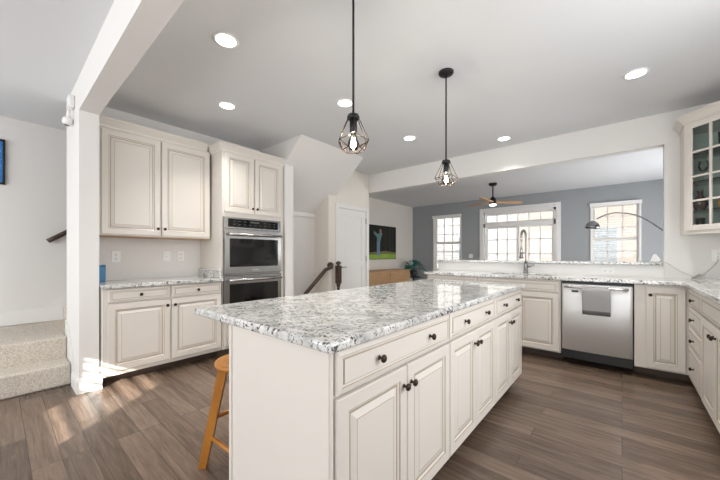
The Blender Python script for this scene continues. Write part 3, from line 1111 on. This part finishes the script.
def in_l(u, v):
    if SK[0] < u < SK[2] and SK[1] < v < SK[3]:
        return False
    return v > 4.03 or u > 0.42


bm = B(); grid_slab(bm, gx, gy, in_l, 0.914, CTB)
ctp = obj('sink_countertop', bm, 'granite', origin=(-0.6, 4.36, 0.914)); tag(ctp, 'long L-shaped granite worktop running over the sink and dishwasher', 'countertop')
md = ctp.modifiers.new('soft', 'BEVEL'); md.width = 0.006; md.segments = 2; md.limit_method = 'ANGLE'
sk = thing('sink', 'stainless undermount sink set in the granite below the tall faucet', 'sink', (-0.975, 4.35, 0.72))
bm = B()
a, b_, c_, d_ = SK
bx(bm, a - 0.01, b_ - 0.01, 0.715, c_ + 0.01, d_ + 0.01, 0.725)
bx(bm, a - 0.01, b_ - 0.01, 0.725, a, d_ + 0.01, 0.913); bx(bm, c_, b_ - 0.01, 0.725, c_ + 0.01, d_ + 0.01, 0.913)
bx(bm, a, b_ - 0.01, 0.725, c_, b_, 0.913); bx(bm, a, d_, 0.725, c_, d_ + 0.01, 0.913)
obj('basin', bm, 'steel', sk, world=True)
bm = B(); lathe(bm, [(0.045, 0.0), (0.045, 0.004), (0.02, 0.002)], (-0.975, 4.35, 0.7255), seg=20); obj('drain', bm, 'chrome', sk, world=True)

# raised granite ledge
bm = B(); bx(bm, -2.34, 4.655, 1.084, 0.346, 5.02, 1.118, r=0.006)
o = obj('bar_ledge', bm, 'granite', origin=(-1.0, 4.83, 1.084)); tag(o, 'raised granite bar ledge on the white half wall behind the sink', 'ledge')

# faucet
fa = thing('faucet', 'tall brushed nickel spring faucet at the sink', 'faucet', (-0.985, 4.60, CTB))
bm = B(); lathe(bm, [(0.034, 0.0005), (0.034, 0.012), (0.026, 0.02), (0.024, 0.10), (0.019, 0.12), (0.019, 0.15)], (0, 0, 0), seg=20); obj('base', bm, 'dark_chrome', fa)
DX, DY = -0.55, -0.83
arc = [(0, 0, 0.14), (0, 0, 0.30), (0, 0, 0.47)]
for k in range(1, 9):
    a = PI * k / 8
    arc.append((DX * 0.036 * (1 - math.cos(a)), DY * 0.036 * (1 - math.cos(a)), 0.50 + 0.07 * math.sin(a)))
ex, ey = DX * 0.072, DY * 0.072
arc += [(ex, ey, 0.42), (ex, ey, 0.34)]
bm = B(); tube(bm, spline(arc, 4), 0.010, 10); obj('hose', bm, 'dark_chrome', fa)
bm = B()
sp = spline(arc[1:-1], 26)
coil = []
nrm = Vector((DY, -DX, 0)).normalized()
for i, p in enumerate(sp):
    dd_ = (sp[min(i + 1, len(sp) - 1)] - sp[max(i - 1, 0)]).normalized()
    b2 = dd_.cross(nrm)
    a = i * 0.95
    coil.append(p + 0.0145 * (math.cos(a) * nrm + math.sin(a) * b2))
tube(bm, coil, 0.0028, 5); obj('spring', bm, 'dark_chrome', fa)
bm = B(); lathe(bm, [(0.013, 0.0), (0.016, -0.03), (0.018, -0.10), (0.025, -0.125), (0.027, -0.15)], (ex, ey, 0.345), seg=16); obj('spray_head', bm, 'dark_chrome', fa)
bm = B(); tube(bm, [(0, 0, 0.27), (ex * 0.8, ey * 0.8, 0.27)], 0.007, 8); lathe(bm, [(0.022, -0.012), (0.022, 0.012)], (ex, ey, 0.27), seg=14); obj('holder', bm, 'dark_chrome', fa)
bm = B(); tube(bm, [(0.02, 0, 0.085), (0.055, -0.01, 0.09), (0.11, -0.02, 0.115)], [0.010, 0.008, 0.006], 8); obj('lever', bm, 'dark_chrome', fa)


# ------------------------------------------------------------------ corner glass cabinet
gc = thing('glass_cabinet', 'cream corner wall cabinet with a divided glass door', 'cabinet', (0.468, 4.397, 1.35), R(-45))
poly = [(0.468, 4.397), (0.785, 4.080), (1.076, 4.080), (1.076, 4.696), (0.468, 4.696)]
Z0, Z1 = 1.412, 2.49
bm = B()
inner = [(0.486, 4.42), (0.805, 4.10), (1.06, 4.10), (1.06, 4.68), (0.486, 4.68)]
prism(bm, poly, Z0, Z0 + 0.03); prism(bm, poly, Z1 - 0.05, Z1)
bx(bm, 0.468, 4.397, Z0 + 0.03, 0.486, 4.696, Z1 - 0.05); bx(bm, 0.785, 4.080, Z0 + 0.03, 1.076, 4.098, Z1 - 0.05)
obj('carcass', bm, 'cab', gc, world=True)
bm = B(); bx(bm, 0.4865, 4.682, Z0 + 0.031, 1.06, 4.695, Z1 - 0.051); bx(bm, 1.061, 4.0985, Z0 + 0.031, 1.075, 4.695, Z1 - 0.051); obj('lining', bm, 'cream_in', gc, world=True)
FW = 0.4483
bm = B()   # face frame
bx(bm, 0.0, -0.004, 0.062, 0.04, 0.016, Z1 - 1.35); bx(bm, FW - 0.04, -0.004, 0.062, FW, 0.016, Z1 - 1.35)
bx(bm, 0.04, -0.004, 0.062, FW - 0.04, 0.016, 0.10); bx(bm, 0.04, -0.004, Z1 - 1.35 - 0.05, FW - 0.04, 0.016, Z1 - 1.35)
bx(bm, -0.006, -0.012, 0.046, FW + 0.006, 0.016, 0.062)
obj('face_frame', bm, 'cab', gc)
bm = B()
dx0, dx1, dz0, dz1 = 0.032, FW - 0.022, 0.082, Z1 - 1.35 - 0.03
for (a, b, c_, d_) in ((dx0, dz0, dx0 + 0.05, dz1), (dx1 - 0.05, dz0, dx1, dz1), (dx0 + 0.05, dz0, dx1 - 0.05, dz0 + 0.05), (dx0 + 0.05, dz1 - 0.05, dx1 - 0.05, dz1)):
    bx(bm, a, -0.024, b, c_, -0.005, d_, r=0.002, seg=1)
gx0, gx1, gz0, gz1 = dx0 + 0.05, dx1 - 0.05, dz0 + 0.05, dz1 - 0.05
xm = (gx0 + gx1) / 2
bx(bm, xm - 0.009, -0.022, gz0, xm + 0.009, -0.010, gz1)
for k in (1, 2, 3):
    zz = gz0 + (gz1 - gz0) * k / 4
    bx(bm, gx0, -0.022, zz - 0.009, gx1, -0.010, zz + 0.009)
gd = obj('door', bm, 'cab', gc)
bm = B(); bx(bm, gx0, -0.0095, gz0, gx1, -0.0065, gz1); obj('glass_pane', bm, 'cabglass', gd)
bm = B()
sweep(bm, [(0.468, 4.696), (0.468, 4.397), (0.785, 4.080), (1.074, 4.080)], [(o, Z1 - 0.02 + h) for o, h in CROWN])
cr = obj('crown_molding', bm, 'cab', gc, world=True)
shz = [1.62, 1.90, 2.18]
for z in shz:
    bm = B(); prism(bm, [(0.495, 4.43), (0.810, 4.112), (1.055, 4.112), (1.055, 4.675), (0.495, 4.675)], z, z + 0.008); obj('glass_shelf', bm, 'shelfglass', gc, world=True)


def tumbler(x, y, z, h, r, label, m='clear', stemmed=False):
    bm = B()
    if stemmed:
        lathe(bm, [(0.030, 0), (0.030, 0.003), (0.004, 0.008), (0.004, h * 0.45), (r * 0.7, h * 0.55), (r, h * 0.75), (r * 0.85, h), (r * 0.8, h), (r * 0.9, h * 0.75), (0.01, h * 0.52)], seg=18)
    else:
        lathe(bm, [(r * 0.8, 0), (r, h), (r - 0.003, h), (r * 0.8 - 0.003, 0.008)], seg=18)
    o = obj('wine_glass' if stemmed else 'tumbler', bm, m, loc=(x, y, z), smooth=True)
    return tag(o, label, 'glass')


gl = 0.0009
tumbler(0.58, 4.42, Z0 + 0.03 + gl, 0.11, 0.034, 'clear tumbler standing on the floor of the glass-door cabinet', )
tumbler(0.72, 4.30, Z0 + 0.03 + gl, 0.11, 0.034, 'clear tumbler in the glass-door cabinet beneath the orange bowl')
tumbler(0.60, 4.42, 1.908 + gl, 0.19, 0.038, 'stemmed glass on the middle shelf of the glass-door cabinet', stemmed=True)
tumbler(0.74, 4.30, 1.908 + gl, 0.19, 0.038, 'second stemmed glass on the middle shelf, farther along the cabinet', stemmed=True)
tumbler(0.72, 4.36, 2.188 + gl, 0.15, 0.040, 'tall clear tumbler on the top shelf of the glass-door cabinet')
bm = B(); lathe(bm, [(0.034, 0), (0.055, 0.05), (0.055, 0.09), (0.02, 0.14), (0.024, 0.19), (0.018, 0.19), (0.012, 0.14)], seg=20)
o = obj('vase', bm, 'darkvase', loc=(0.575, 4.40, 1.628 + gl), smooth=True); tag(o, 'dark red round vase behind the glass cabinet door', 'vase')
bm = B(); lathe(bm, [(0.03, 0), (0.065, 0.02), (0.07, 0.075), (0.065, 0.075), (0.05, 0.02)], seg=20)
o = obj('bowl', bm, 'orange', loc=(0.735, 4.27, 1.628 + gl), smooth=True); tag(o, 'orange bowl on the lowest glass shelf of the corner cabinet', 'bowl')


# ------------------------------------------------------------------ outlets and switches
def wall_plate(name, label, cat, loc, rz, w=0.075, h=0.118, sockets=(), toggles=(), group=None):
    t = thing(name, label, cat, loc, rz, group)
    bm = B(); bx(bm, -w / 2, -0.006, -h / 2, w / 2, -0.0005, h / 2, r=0.002, seg=1); obj('cover_plate', bm, 'white', t)
    for sx, sz in sockets:
        bm = B(); bx(bm, sx - 0.014, -0.0075, sz - 0.015, sx + 0.014, -0.0061, sz + 0.015, r=0.0005, seg=1)
        s = obj('socket', bm, 'white', t)
        bm = B()
        bx(bm, sx - 0.008, -0.0079, sz - 0.004, sx - 0.005, -0.0076, sz + 0.008); bx(bm, sx + 0.005, -0.0079, sz - 0.004, sx + 0.008, -0.0076, sz + 0.008)
        bx(bm, sx - 0.002, -0.0079, sz - 0.011, sx + 0.002, -0.0076, sz - 0.007)
        obj('slots', bm, 'outlethole', s)
    for sx, sz in toggles:
        bm = B(); bx(bm, sx - 0.005, -0.018, sz - 0.008, sx + 0.005, -0.0061, sz + 0.010, r=0.001, seg=1); obj('toggle', bm, 'white', t)
    return t


wall_plate('wall_outlet', 'white outlet on the backsplash near the blue tin', 'outlet', (-4.10, 0.825, 1.175), R(90), sockets=((0, 0.022), (0, -0.022)))
wall_plate('light_switch', 'white switch plate on the backsplash, between two outlets', 'switch', (-4.10, 1.304, 1.18), R(90), toggles=((0, 0),))
wall_plate('wall_outlet', 'white outlet on the backsplash nearest the double oven', 'outlet', (-4.10, 1.455, 1.18), R(90), sockets=((0, 0.022), (0, -0.022)))
wall_plate('wall_outlet', 'white horizontal outlet on the half wall above the dishwasher', 'outlet', (-0.13, 4.70, 1.005), 0, 0.118, 0.075, sockets=((-0.026, 0), (0.026, 0)))
wall_plate('wall_outlet', 'white outlet beneath the glass-door cabinet with a cable plugged in', 'outlet', (0.742, 4.70, 1.19), 0, 0.10, 0.118, sockets=((0, 0.022), (0, -0.022)))
wall_plate('light_switch', 'white switch plate on the blue wall beside the patio door', 'switch', (-3.30, 8.80, 1.16), 0, 0.11, 0.118, toggles=((-0.023, 0), (0.023, 0)))

# cable, adapter, gadget, glass board
cb = thing('power_cable', 'thin grey cable drooping from the outlet to the ledge gadget', 'cable', (0.58, 4.66, CTB))
bm = B(); tube(bm, spline([(0.742, 4.683, 1.16), (0.70, 4.665, 1.08), (0.62, 4.655, 0.985), (0.575, 4.64, CTB + 0.008), (0.555, 4.65, 0.975), (0.46, 4.665, 1.03), (0.375, 4.64, 1.105), (0.335, 4.66, 1.1215), (0.315, 4.755, 1.1215)], 6), 0.0025, 6); obj('cord', bm, 'cable', cb, world=True)
bm = B(); bx(bm, 0.728, 4.664, 1.155, 0.756, 4.6915, 1.185, r=0.003); obj('plug', bm, 'white', cb, world=True)
bm = B(); bx(bm, -0.04, -0.012, 0, 0.04, 0.012, 0.012, r=0.003); o = obj('adapter', bm, 'cable', cb); o.location = (0.0, -0.025, 0.022); o.rotation_euler = (0, R(-28), R(30))
gd_ = thing('wedge_gadget', 'white wedge-shaped gadget at the end of the bar ledge', 'gadget', (0.282, 4.80, 1.118))
bm = B()
v = [(-0.042, 0.0012), (0.036, 0.0012), (0.044, 0.03), (0.008, 0.088), (-0.008, 0.088)]
a = [bm.verts.new((x, -0.03, z)) for x, z in v]; b = [bm.verts.new((x, 0.04, z)) for x, z in v]
bm.faces.new(a); bm.faces.new(b[::-1])
for i in range(5):
    bm.faces.new((a[i], a[(i + 1) % 5], b[(i + 1) % 5], b[i]))
bmesh.ops.bevel(bm, geom=bm.edges[:], offset=0.004, segments=2, affect='EDGES')
obj('shell', bm, 'white', gd_)
bm = B(); bx(bm, -0.038, -0.034, 0.0003, 0.036, 0.044, 0.0009); obj('pad', bm, 'display', gd_)
bm = B()
prism(bm, [(0.565, 4.52), (0.60, 3.55), (1.02, 3.55), (1.02, 4.52)], CTB + 0.0006, CTB + 0.007)
o = obj('glass_board', bm, 'board', origin=(0.79, 4.03, CTB + 0.0006)); tag(o, 'pale glass board lying on the granite in the counter corner', 'board')

# blue tin on the left worktop
bm = B(); bx(bm, -0.04, -0.04, 0, 0.04, 0.04, 0.150, r=0.006); bt = thing('blue_tin', 'blue square tin on the granite beside the white post', 'tin', (-3.95, 0.668, CT + 0.0008))
obj('body', bm, 'blueplastic', bt)
bm = B(); bx(bm, -0.041, -0.041, 0.1505, 0.041, 0.041, 0.166, r=0.004); obj('lid', bm, 'blueplastic', bt)

# ------------------------------------------------------------------ stool
stl = thing('bar_stool', 'honey-coloured wooden stool tucked under the island overhang', 'stool', (-1.655, 0.93, 0), R(0))
bm = B(); lathe(bm, [(0.135, 0.572), (0.155, 0.575), (0.163, 0.586), (0.160, 0.599), (0.146, 0.605), (0.10, 0.602)], seg=36); obj('seat', bm, 'honey', stl)
base_a = math.atan2(-0.17, -0.155)
feet = []
for k in range(4):
    a = base_a + k * PI / 2
    d = Vector((math.cos(a), math.sin(a), 0))
    p = Vector((-d.y, d.x, 0))
    bot, top = d * 0.23, d * 0.115 + Vector((0, 0, 0.571))
    bm = B()
    vs2 = []
    for c0, hw in ((bot, 0.021), (top, 0.024)):
        vs2.append([bm.verts.new(c0 + p * sx * hw + d * sy * hw) for sx, sy in ((-1, -1), (1, -1), (1, 1), (-1, 1))])
    for i in range(4):
        bm.faces.new((vs2[0][i], vs2[0][(i + 1) % 4], vs2[1][(i + 1) % 4], vs2[1][i]))
    bm.faces.new(vs2[0][::-1]); bm.faces.new(vs2[1])
    obj('leg', bm, 'honey', stl)
    feet.append((bot, top))
for k in range(4):
    z = 0.17 if k % 2 == 0 else 0.27
    f = z / 0.571
    a = feet[k][0].lerp(feet[k][1], f); b = feet[(k + 1) % 4][0].lerp(feet[(k + 1) % 4][1], f)
    bm = B(); tube(bm, [a, a.lerp(b, 0.5), b], [0.010, 0.013, 0.010], 10); obj('stretcher', bm, 'honey', stl)


# ------------------------------------------------------------------ pendants
def pendant(loc, label):
    t = thing('pendant_lamp', label, 'lamp', loc, R(17))
    x, y, z = 0, 0, 0
    top, zt, zm, zb = CEIL, 1.978, 1.846, 1.794
    bm = B(); lathe(bm, [(0.062, CEIL - 0.0005), (0.062, CEIL - 0.012), (0.055, CEIL - 0.022), (0.012, CEIL - 0.024)], seg=28); obj('canopy', bm, 'black', t)
    bm = B(); tube(bm, [(0, 0, CEIL - 0.024), (0, 0, zt + 0.01)], 0.0065, 10); obj('rod', bm, 'black', t)
    bm = B(); lathe(bm, [(0.006, zt + 0.022), (0.030, zt + 0.016), (0.036, zt + 0.002), (0.033, zt - 0.010), (0.02, zt - 0.014)], seg=20)
    lathe(bm, [(0.021, zt - 0.0145), (0.021, zt - 0.085), (0.018, zt - 0.088)], seg=20); obj('socket', bm, 'black', t)
    bm = B()
    n = 6
    T = [Vector((0.031 * math.cos(2 * PI * k / n), 0.031 * math.sin(2 * PI * k / n), zt)) for k in range(n)]
    Mm = [Vector((0.094 * math.cos(2 * PI * k / n), 0.094 * math.sin(2 * PI * k / n), zm + (0.008 if k % 2 else -0.008))) for k in range(n)]
    Bb = [Vector((0.064 * math.cos(2 * PI * (k + 0.5) / n), 0.064 * math.sin(2 * PI * (k + 0.5) / n), zb)) for k in range(n)]
    for k in range(n):
        for a, b in ((T[k], Mm[k]), (Mm[k], Mm[(k + 1) % n]), (Mm[k], Bb[k]), (Mm[(k + 1) % n], Bb[k]), (Bb[k], Bb[(k + 1) % n])):
            tube(bm, [a, b], 0.0024, 6)
    obj('wire_cage', bm, 'wire', t)
    bm = B(); lathe(bm, [(0.013, zt - 0.089), (0.014, zt - 0.098), (0.029, zt - 0.135), (0.032, zt - 0.155), (0.024, zt - 0.180), (0.006, zt - 0.189)], seg=24); bu = obj('bulb', bm, 'bulbglass', t, smooth=True)
    bm = B()
    pts = []
    for k in range(5):
        a = 2 * PI * k / 5
        pts += [Vector((0.008 * math.cos(a), 0.008 * math.sin(a), zt - 0.115)), Vector((0.014 * math.cos(a + 0.3), 0.016 * math.sin(a + 0.3), zt - 0.165))]
    tube(bm, pts, 0.003, 6); obj('filament', bm, 'filament', bu)
    l = bpy.data.lights.new('pendant_glow', 'POINT'); l.energy = 8; l.color = (1, 0.9, 0.75); l.shadow_soft_size = 0.012
    lo = bpy.data.objects.new('pendant_glow', l); C.objects.link(lo); lo.parent = t; lo.location = (0, 0, zt - 0.145)
    return t


pendant((-1.165, 1.315, 0), 'black cage pendant above the nearer half of the island')
pendant((-1.132, 2.457, 0), 'black cage pendant above the sink-side half of the island')

# ------------------------------------------------------------------ recessed ceiling lights
cans = [((-2.168, 1.069), 'recessed ceiling light nearest the white beam'),
        ((-3.112, 1.546), 'recessed ceiling light closest to the oven cabinet'),
        ((-2.146, 2.295), 'recessed ceiling light seen just beside the nearer pendant'),
        ((-2.141, 3.535), 'recessed ceiling light between the two pendants and the header'),
        ((-1.194, 4.361), 'recessed ceiling light close to the header above the sink'),
        ((0.090, 3.522), 'recessed ceiling light closest to the glass-door cabinet')]
for (x, y), lab in cans:
    t = thing('recessed_light', lab, 'ceiling light', (x, y, CEIL))
    bm = B(); lathe(bm, [(0.0695, -0.0008), (0.090, -0.0008), (0.090, -0.004), (0.074, -0.007), (0.0695, -0.006)], seg=32, cap=False); obj('trim_ring', bm, 'white', t)
    bm = B(); lathe(bm, [(0.069, -0.001), (0.069, -0.005), (0.05, -0.0065)], seg=32); obj('lens', bm, 'led', t)
    l = bpy.data.lights.new('recessed_glow', 'AREA'); l.shape = 'DISK'; l.size = 0.13; l.energy = CAN_W; l.color = (1.0, 0.97, 0.92); l.spread = R(100)
    lo = bpy.data.objects.new('recessed_glow', l); C.objects.link(lo); lo.parent = t; lo.location = (0, 0, -0.009)

# ------------------------------------------------------------------ hall: camera and picture
sc_ = thing('security_camera', 'small white camera device with a cable high on the white post', 'camera', (-3.83, 0.465, 2.44))
bm = B(); bx(bm, -0.045, -0.045, 0.09, 0.055, -0.0005, 0.20, r=0.012, seg=3); obj('housing', bm, 'white', sc_)
bm = B(); lathe(bm, [(0.020, 0.0), (0.036, 0.012), (0.038, 0.050), (0.028, 0.066)], (-0.035, -0.045, -0.055), (0.05, 0.15, 1), seg=18); ch_ = obj('lens_head', bm, 'white', sc_)
bm = B(); lathe(bm, [(0.019, 0), (0.019, -0.005), (0.01, -0.007)], (-0.035, -0.045, -0.056), (0.05, 0.15, 1), seg=16); obj('lens', bm, 'display', ch_)
bm = B(); tube(bm, [(-0.030, -0.030, 0.10), (-0.033, -0.035, 0.005)], 0.016, 8); obj('neck', bm, 'white', sc_)
bm = B(); tube(bm, spline([(0.035, -0.03, 0.095), (0.05, -0.02, 0.05), (0.03, -0.03, 0.02), (0.0, -0.04, 0.0)], 5), 0.004, 6); obj('cable', bm, 'white', sc_)
pf = thing('framed_picture', 'black framed blue print on the hall wall above the landing', 'picture', (-5.27, -0.25, 1.98))
bm = B()
for q in ((-0.30, 0.0, 0.32, 0.018), (-0.30, 0.482, 0.32, 0.50), (-0.30, 0.018, -0.282, 0.482), (0.302, 0.018, 0.32, 0.482)):
    bx(bm, 0.0008, q[0], q[1], 0.03, q[2], q[3], r=0.003, seg=1)
obj('frame', bm, 'black', pf)
bm = B(); bx(bm, 0.001, -0.28, 0.020, 0.012, 0.30, 0.480); obj('print', bm, 'print', pf)

# ------------------------------------------------------------------ living room
tv = thing('television', 'wall-mounted television showing a golfer on a wooded course', 'television', (-5.21, 6.92, 1.07))
TY0, TY1 = -0.83, 0.83
bm = B(); bx(bm, 0.0008, TY0, 0, 0.05, TY1, 0.945, r=0.004); obj('cabinet', bm, 'blackplastic', tv)
sc0 = B(); bx(sc0, 0.0505, TY0 + 0.01, 0.012, 0.0525, TY1 - 0.01, 0.933); scr = obj('screen', sc0, 'screen_dark', tv)


def scr_poly(name, pts, m, x):
    bm = B()
    a = [bm.verts.new((x, y, z)) for y, z in pts]
    b = [bm.verts.new((x + 0.0004, y, z)) for y, z in pts]
    bm.faces.new(a); bm.faces.new(b[::-1])
    for i in range(len(pts)):
        bm.faces.new((a[i], a[(i + 1) % len(pts)], b[(i + 1) % len(pts)], b[i]))
    return bm


bm = scr_poly('', [(TY0 + 0.01, 0.012), (TY1 - 0.01, 0.012), (TY1 - 0.01, 0.135), (0.2, 0.150), (TY0 + 0.01, 0.11)], 0, 0.0527); obj('image_grass', bm, 'screen_green', scr)
bm = scr_poly('', [(TY0 + 0.01, 0.112), (0.2, 0.152), (TY1 - 0.01, 0.137), (TY1 - 0.01, 0.19), (0.3, 0.235), (TY0 + 0.01, 0.17)], 0, 0.0527); obj('image_bank', bm, 'screen_olive', scr)
for i in range(9):
    yy = -0.75 + i * 0.18 + random.uniform(-0.05, 0.05)
    if -0.25 < yy < 0.15:
        continue
    w = random.uniform(0.008, 0.02)
    bm = scr_poly('', [(yy, 0.21), (yy + w, 0.21), (yy + w * 0.8, 0.92), (yy, 0.92)], 0, 0.0529); obj('image_trunk', bm, 'screen_trunk', scr)
GY = -0.05
bm = scr_poly('', [(GY - 0.07, 0.10), (GY + 0.07, 0.10), (GY + 0.08, 0.48), (GY - 0.07, 0.48)], 0, 0.0531); obj('image_trousers', bm, 'screen_blue', scr)
bm = scr_poly('', [(GY - 0.07, 0.47), (GY + 0.085, 0.47), (GY + 0.15, 0.66), (GY + 0.20, 0.72), (GY + 0.10, 0.76), (GY - 0.02, 0.70), (GY - 0.20, 0.78), (GY - 0.22, 0.72), (GY - 0.06, 0.60)], 0, 0.0533); obj('image_shirt', bm, 'screen_teal', scr)
bm = scr_poly('', [(GY + 0.10 + 0.05 * math.cos(2 * PI * k / 12), 0.79 + 0.06 * math.sin(2 * PI * k / 12)) for k in range(12)], 0, 0.0535); obj('image_head', bm, 'screen_skin', scr)
bm = scr_poly('', [(GY - 0.30, 0.84), (GY - 0.295, 0.85), (GY - 0.19, 0.76), (GY - 0.20, 0.75)], 0, 0.0535); obj('image_club', bm, 'screen_trunk', scr)

sb = thing('sideboard', 'long tan wooden sideboard below the television', 'sideboard', (-4.92, 6.74, 0))
bm = B(); bx(bm, -0.27, -0.98, 0.06, 0.245, 0.98, 0.755); obj('body', bm, 'tan', sb)
bm = B(); bx(bm, -0.278, -0.99, 0.7555, 0.272, 0.99, 0.778, r=0.003, seg=1); obj('top', bm, 'tan', sb)
for k in range(2):
    bm = B(); bx(bm, 0.2455, -0.975 + k * 0.98, 0.08, 0.266, -0.975 + k * 0.98 + 0.97, 0.745, r=0.002, seg=1); obj('door', bm, 'tan', sb)
for sx in (-0.2, 0.2):
    for sy in (-0.9, 0.9):
        bm = B(); bx(bm, sx - 0.025, sy - 0.025, 0, sx + 0.025, sy + 0.025, 0.0595); obj('foot', bm, 'walnut', sb)

ptb = thing('side_table', 'small round black table holding the plant in the living room corner', 'table', (-4.86, 8.26, 0))
bm = B(); lathe(bm, [(0.20, 0.505), (0.21, 0.512), (0.21, 0.528), (0.20, 0.532)], seg=30); obj('table_top', bm, 'black', ptb)
bm = B(); lathe(bm, [(0.15, 0.0), (0.15, 0.02), (0.03, 0.04), (0.025, 0.5045)], seg=24); obj('pedestal', bm, 'black', ptb)
pl = thing('potted_plant', 'teal-leaved bushy plant in a grey pot beside the sideboard', 'plant', (-4.86, 8.26, 0.5325))
bm = B(); lathe(bm, [(0.075, 0.0), (0.105, 0.10), (0.11, 0.19), (0.098, 0.19), (0.09, 0.17)], seg=24); obj('pot', bm, 'pot', pl)
bm = B()
for k in range(34):
    a = k * 2.399
    el = 0.25 + 0.95 * ((k % 7) / 6)
    ln = random.uniform(0.22, 0.36)
    d = Vector((math.cos(a) * math.cos(el), math.sin(a) * math.cos(el), math.sin(el)))
    s = Vector((-math.sin(a), math.cos(a), 0))
    p0 = Vector((0, 0, 0.17)) + d * 0.03
    p1 = p0 + d * ln * 0.75
    tube(bm, [p0, p0.lerp(p1, 0.5) + Vector((0, 0, 0.02)), p1], 0.004, 5)
    rows_ = []
    for j in range(7):
        u = j / 6
        wv = 0.075 * math.sin(PI * min(0.98, 0.12 + 0.86 * u)) ** 0.8
        c_ = p1 + d * (u * 0.24) * (1 - 0.3 * u) + Vector((0, 0, -0.13 * u * u))
        nrm_ = s.cross(d)
        rows_.append([bm.verts.new(c_ - s * wv + nrm_ * -0.012), bm.verts.new(c_), bm.verts.new(c_ + s * wv + nrm_ * -0.012)])
    for r0, r1 in zip(rows_, rows_[1:]):
        for i in range(2):
            bm.faces.new((r0[i], r0[i + 1], r1[i + 1], r1[i]))
o = obj('foliage', bm, 'leaf', pl)
md = o.modifiers.new('thick', 'SOLIDIFY'); md.thickness = 0.002

# ceiling fan
fn = thing('ceiling_fan', 'ceiling fan with black motor, three wooden blades and a lit disc', 'fan', (-2.13, 6.95, 0))
bm = B(); lathe(bm, [(0.085, CEIL - 0.0005), (0.085, CEIL - 0.025), (0.06, CEIL - 0.055), (0.02, CEIL - 0.06)], seg=28); obj('canopy', bm, 'black', fn)
bm = B(); tube(bm, [(0, 0, CEIL - 0.06), (0, 0, 2.43)], 0.014, 12); obj('downrod', bm, 'black', fn)
bm = B(); lathe(bm, [(0.02, 2.45), (0.035, 2.43), (0.062, 2.40), (0.070, 2.37), (0.070, 2.305), (0.066, 2.285)], seg=30); obj('motor', bm, 'black', fn)
bm = B(); lathe(bm, [(0.066, 2.2845), (0.066, 2.262), (0.045, 2.255)], seg=30); obj('light_disc', bm, 'led', fn)
for ang in (161, 46, 268):
    bm = B()
    a = R(ang)
    ux, uy = Vector((math.cos(a), math.sin(a), 0)), Vector((-math.sin(a), math.cos(a), 0))
    prof_ = [(0.045, 0.035), (0.18, 0.055), (0.40, 0.068), (0.60, 0.062), (0.65, 0.045), (0.665, 0.02)]
    lo_, hi_ = [], []
    for r_, w_ in prof_:
        for lst, sgn in ((lo_, -1), (hi_, 1)):
            p = ux * r_ + uy * sgn * w_ + Vector((0, 0, 2.322 - sgn * w_ * 0.10))
            lst.append(p)
    outline = lo_ + hi_[::-1]
    bot = [bm.verts.new(p) for p in outline]; tp = [bm.verts.new(p + Vector((0, 0, 0.020))) for p in outline]
    n = len(prof_)
    for lay, fl in ((bot, True), (tp, False)):
        for i in range(n - 1):
            q = (lay[i], lay[i + 1], lay[2 * n - 2 - i], lay[2 * n - 1 - i])
            bm.faces.new(q[::-1] if fl else q)
    for i in range(2 * n):
        bm.faces.new((bot[i], bot[(i + 1) % (2 * n)], tp[(i + 1) % (2 * n)], tp[i]))
    obj('blade', bm, 'blade', fn)
l = bpy.data.lights.new('fan_glow', 'AREA'); l.shape = 'DISK'; l.size = 0.12; l.energy = 8; l.color = (1, 0.95, 0.88)
lo = bpy.data.objects.new('fan_glow', l); C.objects.link(lo); lo.parent = fn; lo.location = (0, 0, 2.251)

# arc floor lamp
al = thing('arc_lamp', 'chrome arching floor lamp with dome shade in front of a blind', 'lamp', (0.86, 6.4, 0))
bm = B(); lathe(bm, [(0.16, 0), (0.16, 0.05), (0.15, 0.06), (0.02, 0.062)], seg=30); obj('base', bm, 'marble', al)
arcp = [(-0.02, 0, 0.06), (-0.02, 0, 0.45), (-0.09, 0, 0.95), (-0.22, 0, 1.32), (-0.42, 0, 1.58), (-0.66, 0, 1.79), (-0.90, 0, 1.865), (-1.06, 0, 1.845), (-1.18, 0, 1.785)]
bm = B(); tube(bm, spline(arcp, 6), 0.010, 10); obj('arm', bm, 'dark_chrome', al)
bm = B()
pr = [(0.106 * math.cos(u), 0.126 * math.sin(u)) for u in [0, 0.25, 0.5, 0.75, 1.0, 1.25, 1.45]]
lathe(bm, pr + [(0.012, 0.127)], (-1.24, 0, 1.635), (0.12, 0, 1), seg=30, cap=False); sh_ = obj('shade', bm, 'dark_chrome', al)
md = sh_.modifiers.new('thick', 'SOLIDIFY'); md.thickness = 0.003

# ------------------------------------------------------------------ groups of repeats
GROUPS = {'island_cabinet': 'cabinets of the kitchen island', 'pendant_lamp': 'cage pendants over the island', 'recessed_light': 'recessed ceiling lights',
          'wall_outlet': 'white wall outlets', 'light_switch': 'white light switches', 'wine_glass': 'stemmed glasses in the glass cabinet',
          'tumbler': 'tumblers in the glass cabinet', 'window_blind': 'white living room blinds'}
for o in C.objects:
    g = GROUPS.get(o.name.split('.')[0])
    if g and o.parent is None:
        o['group'] = g
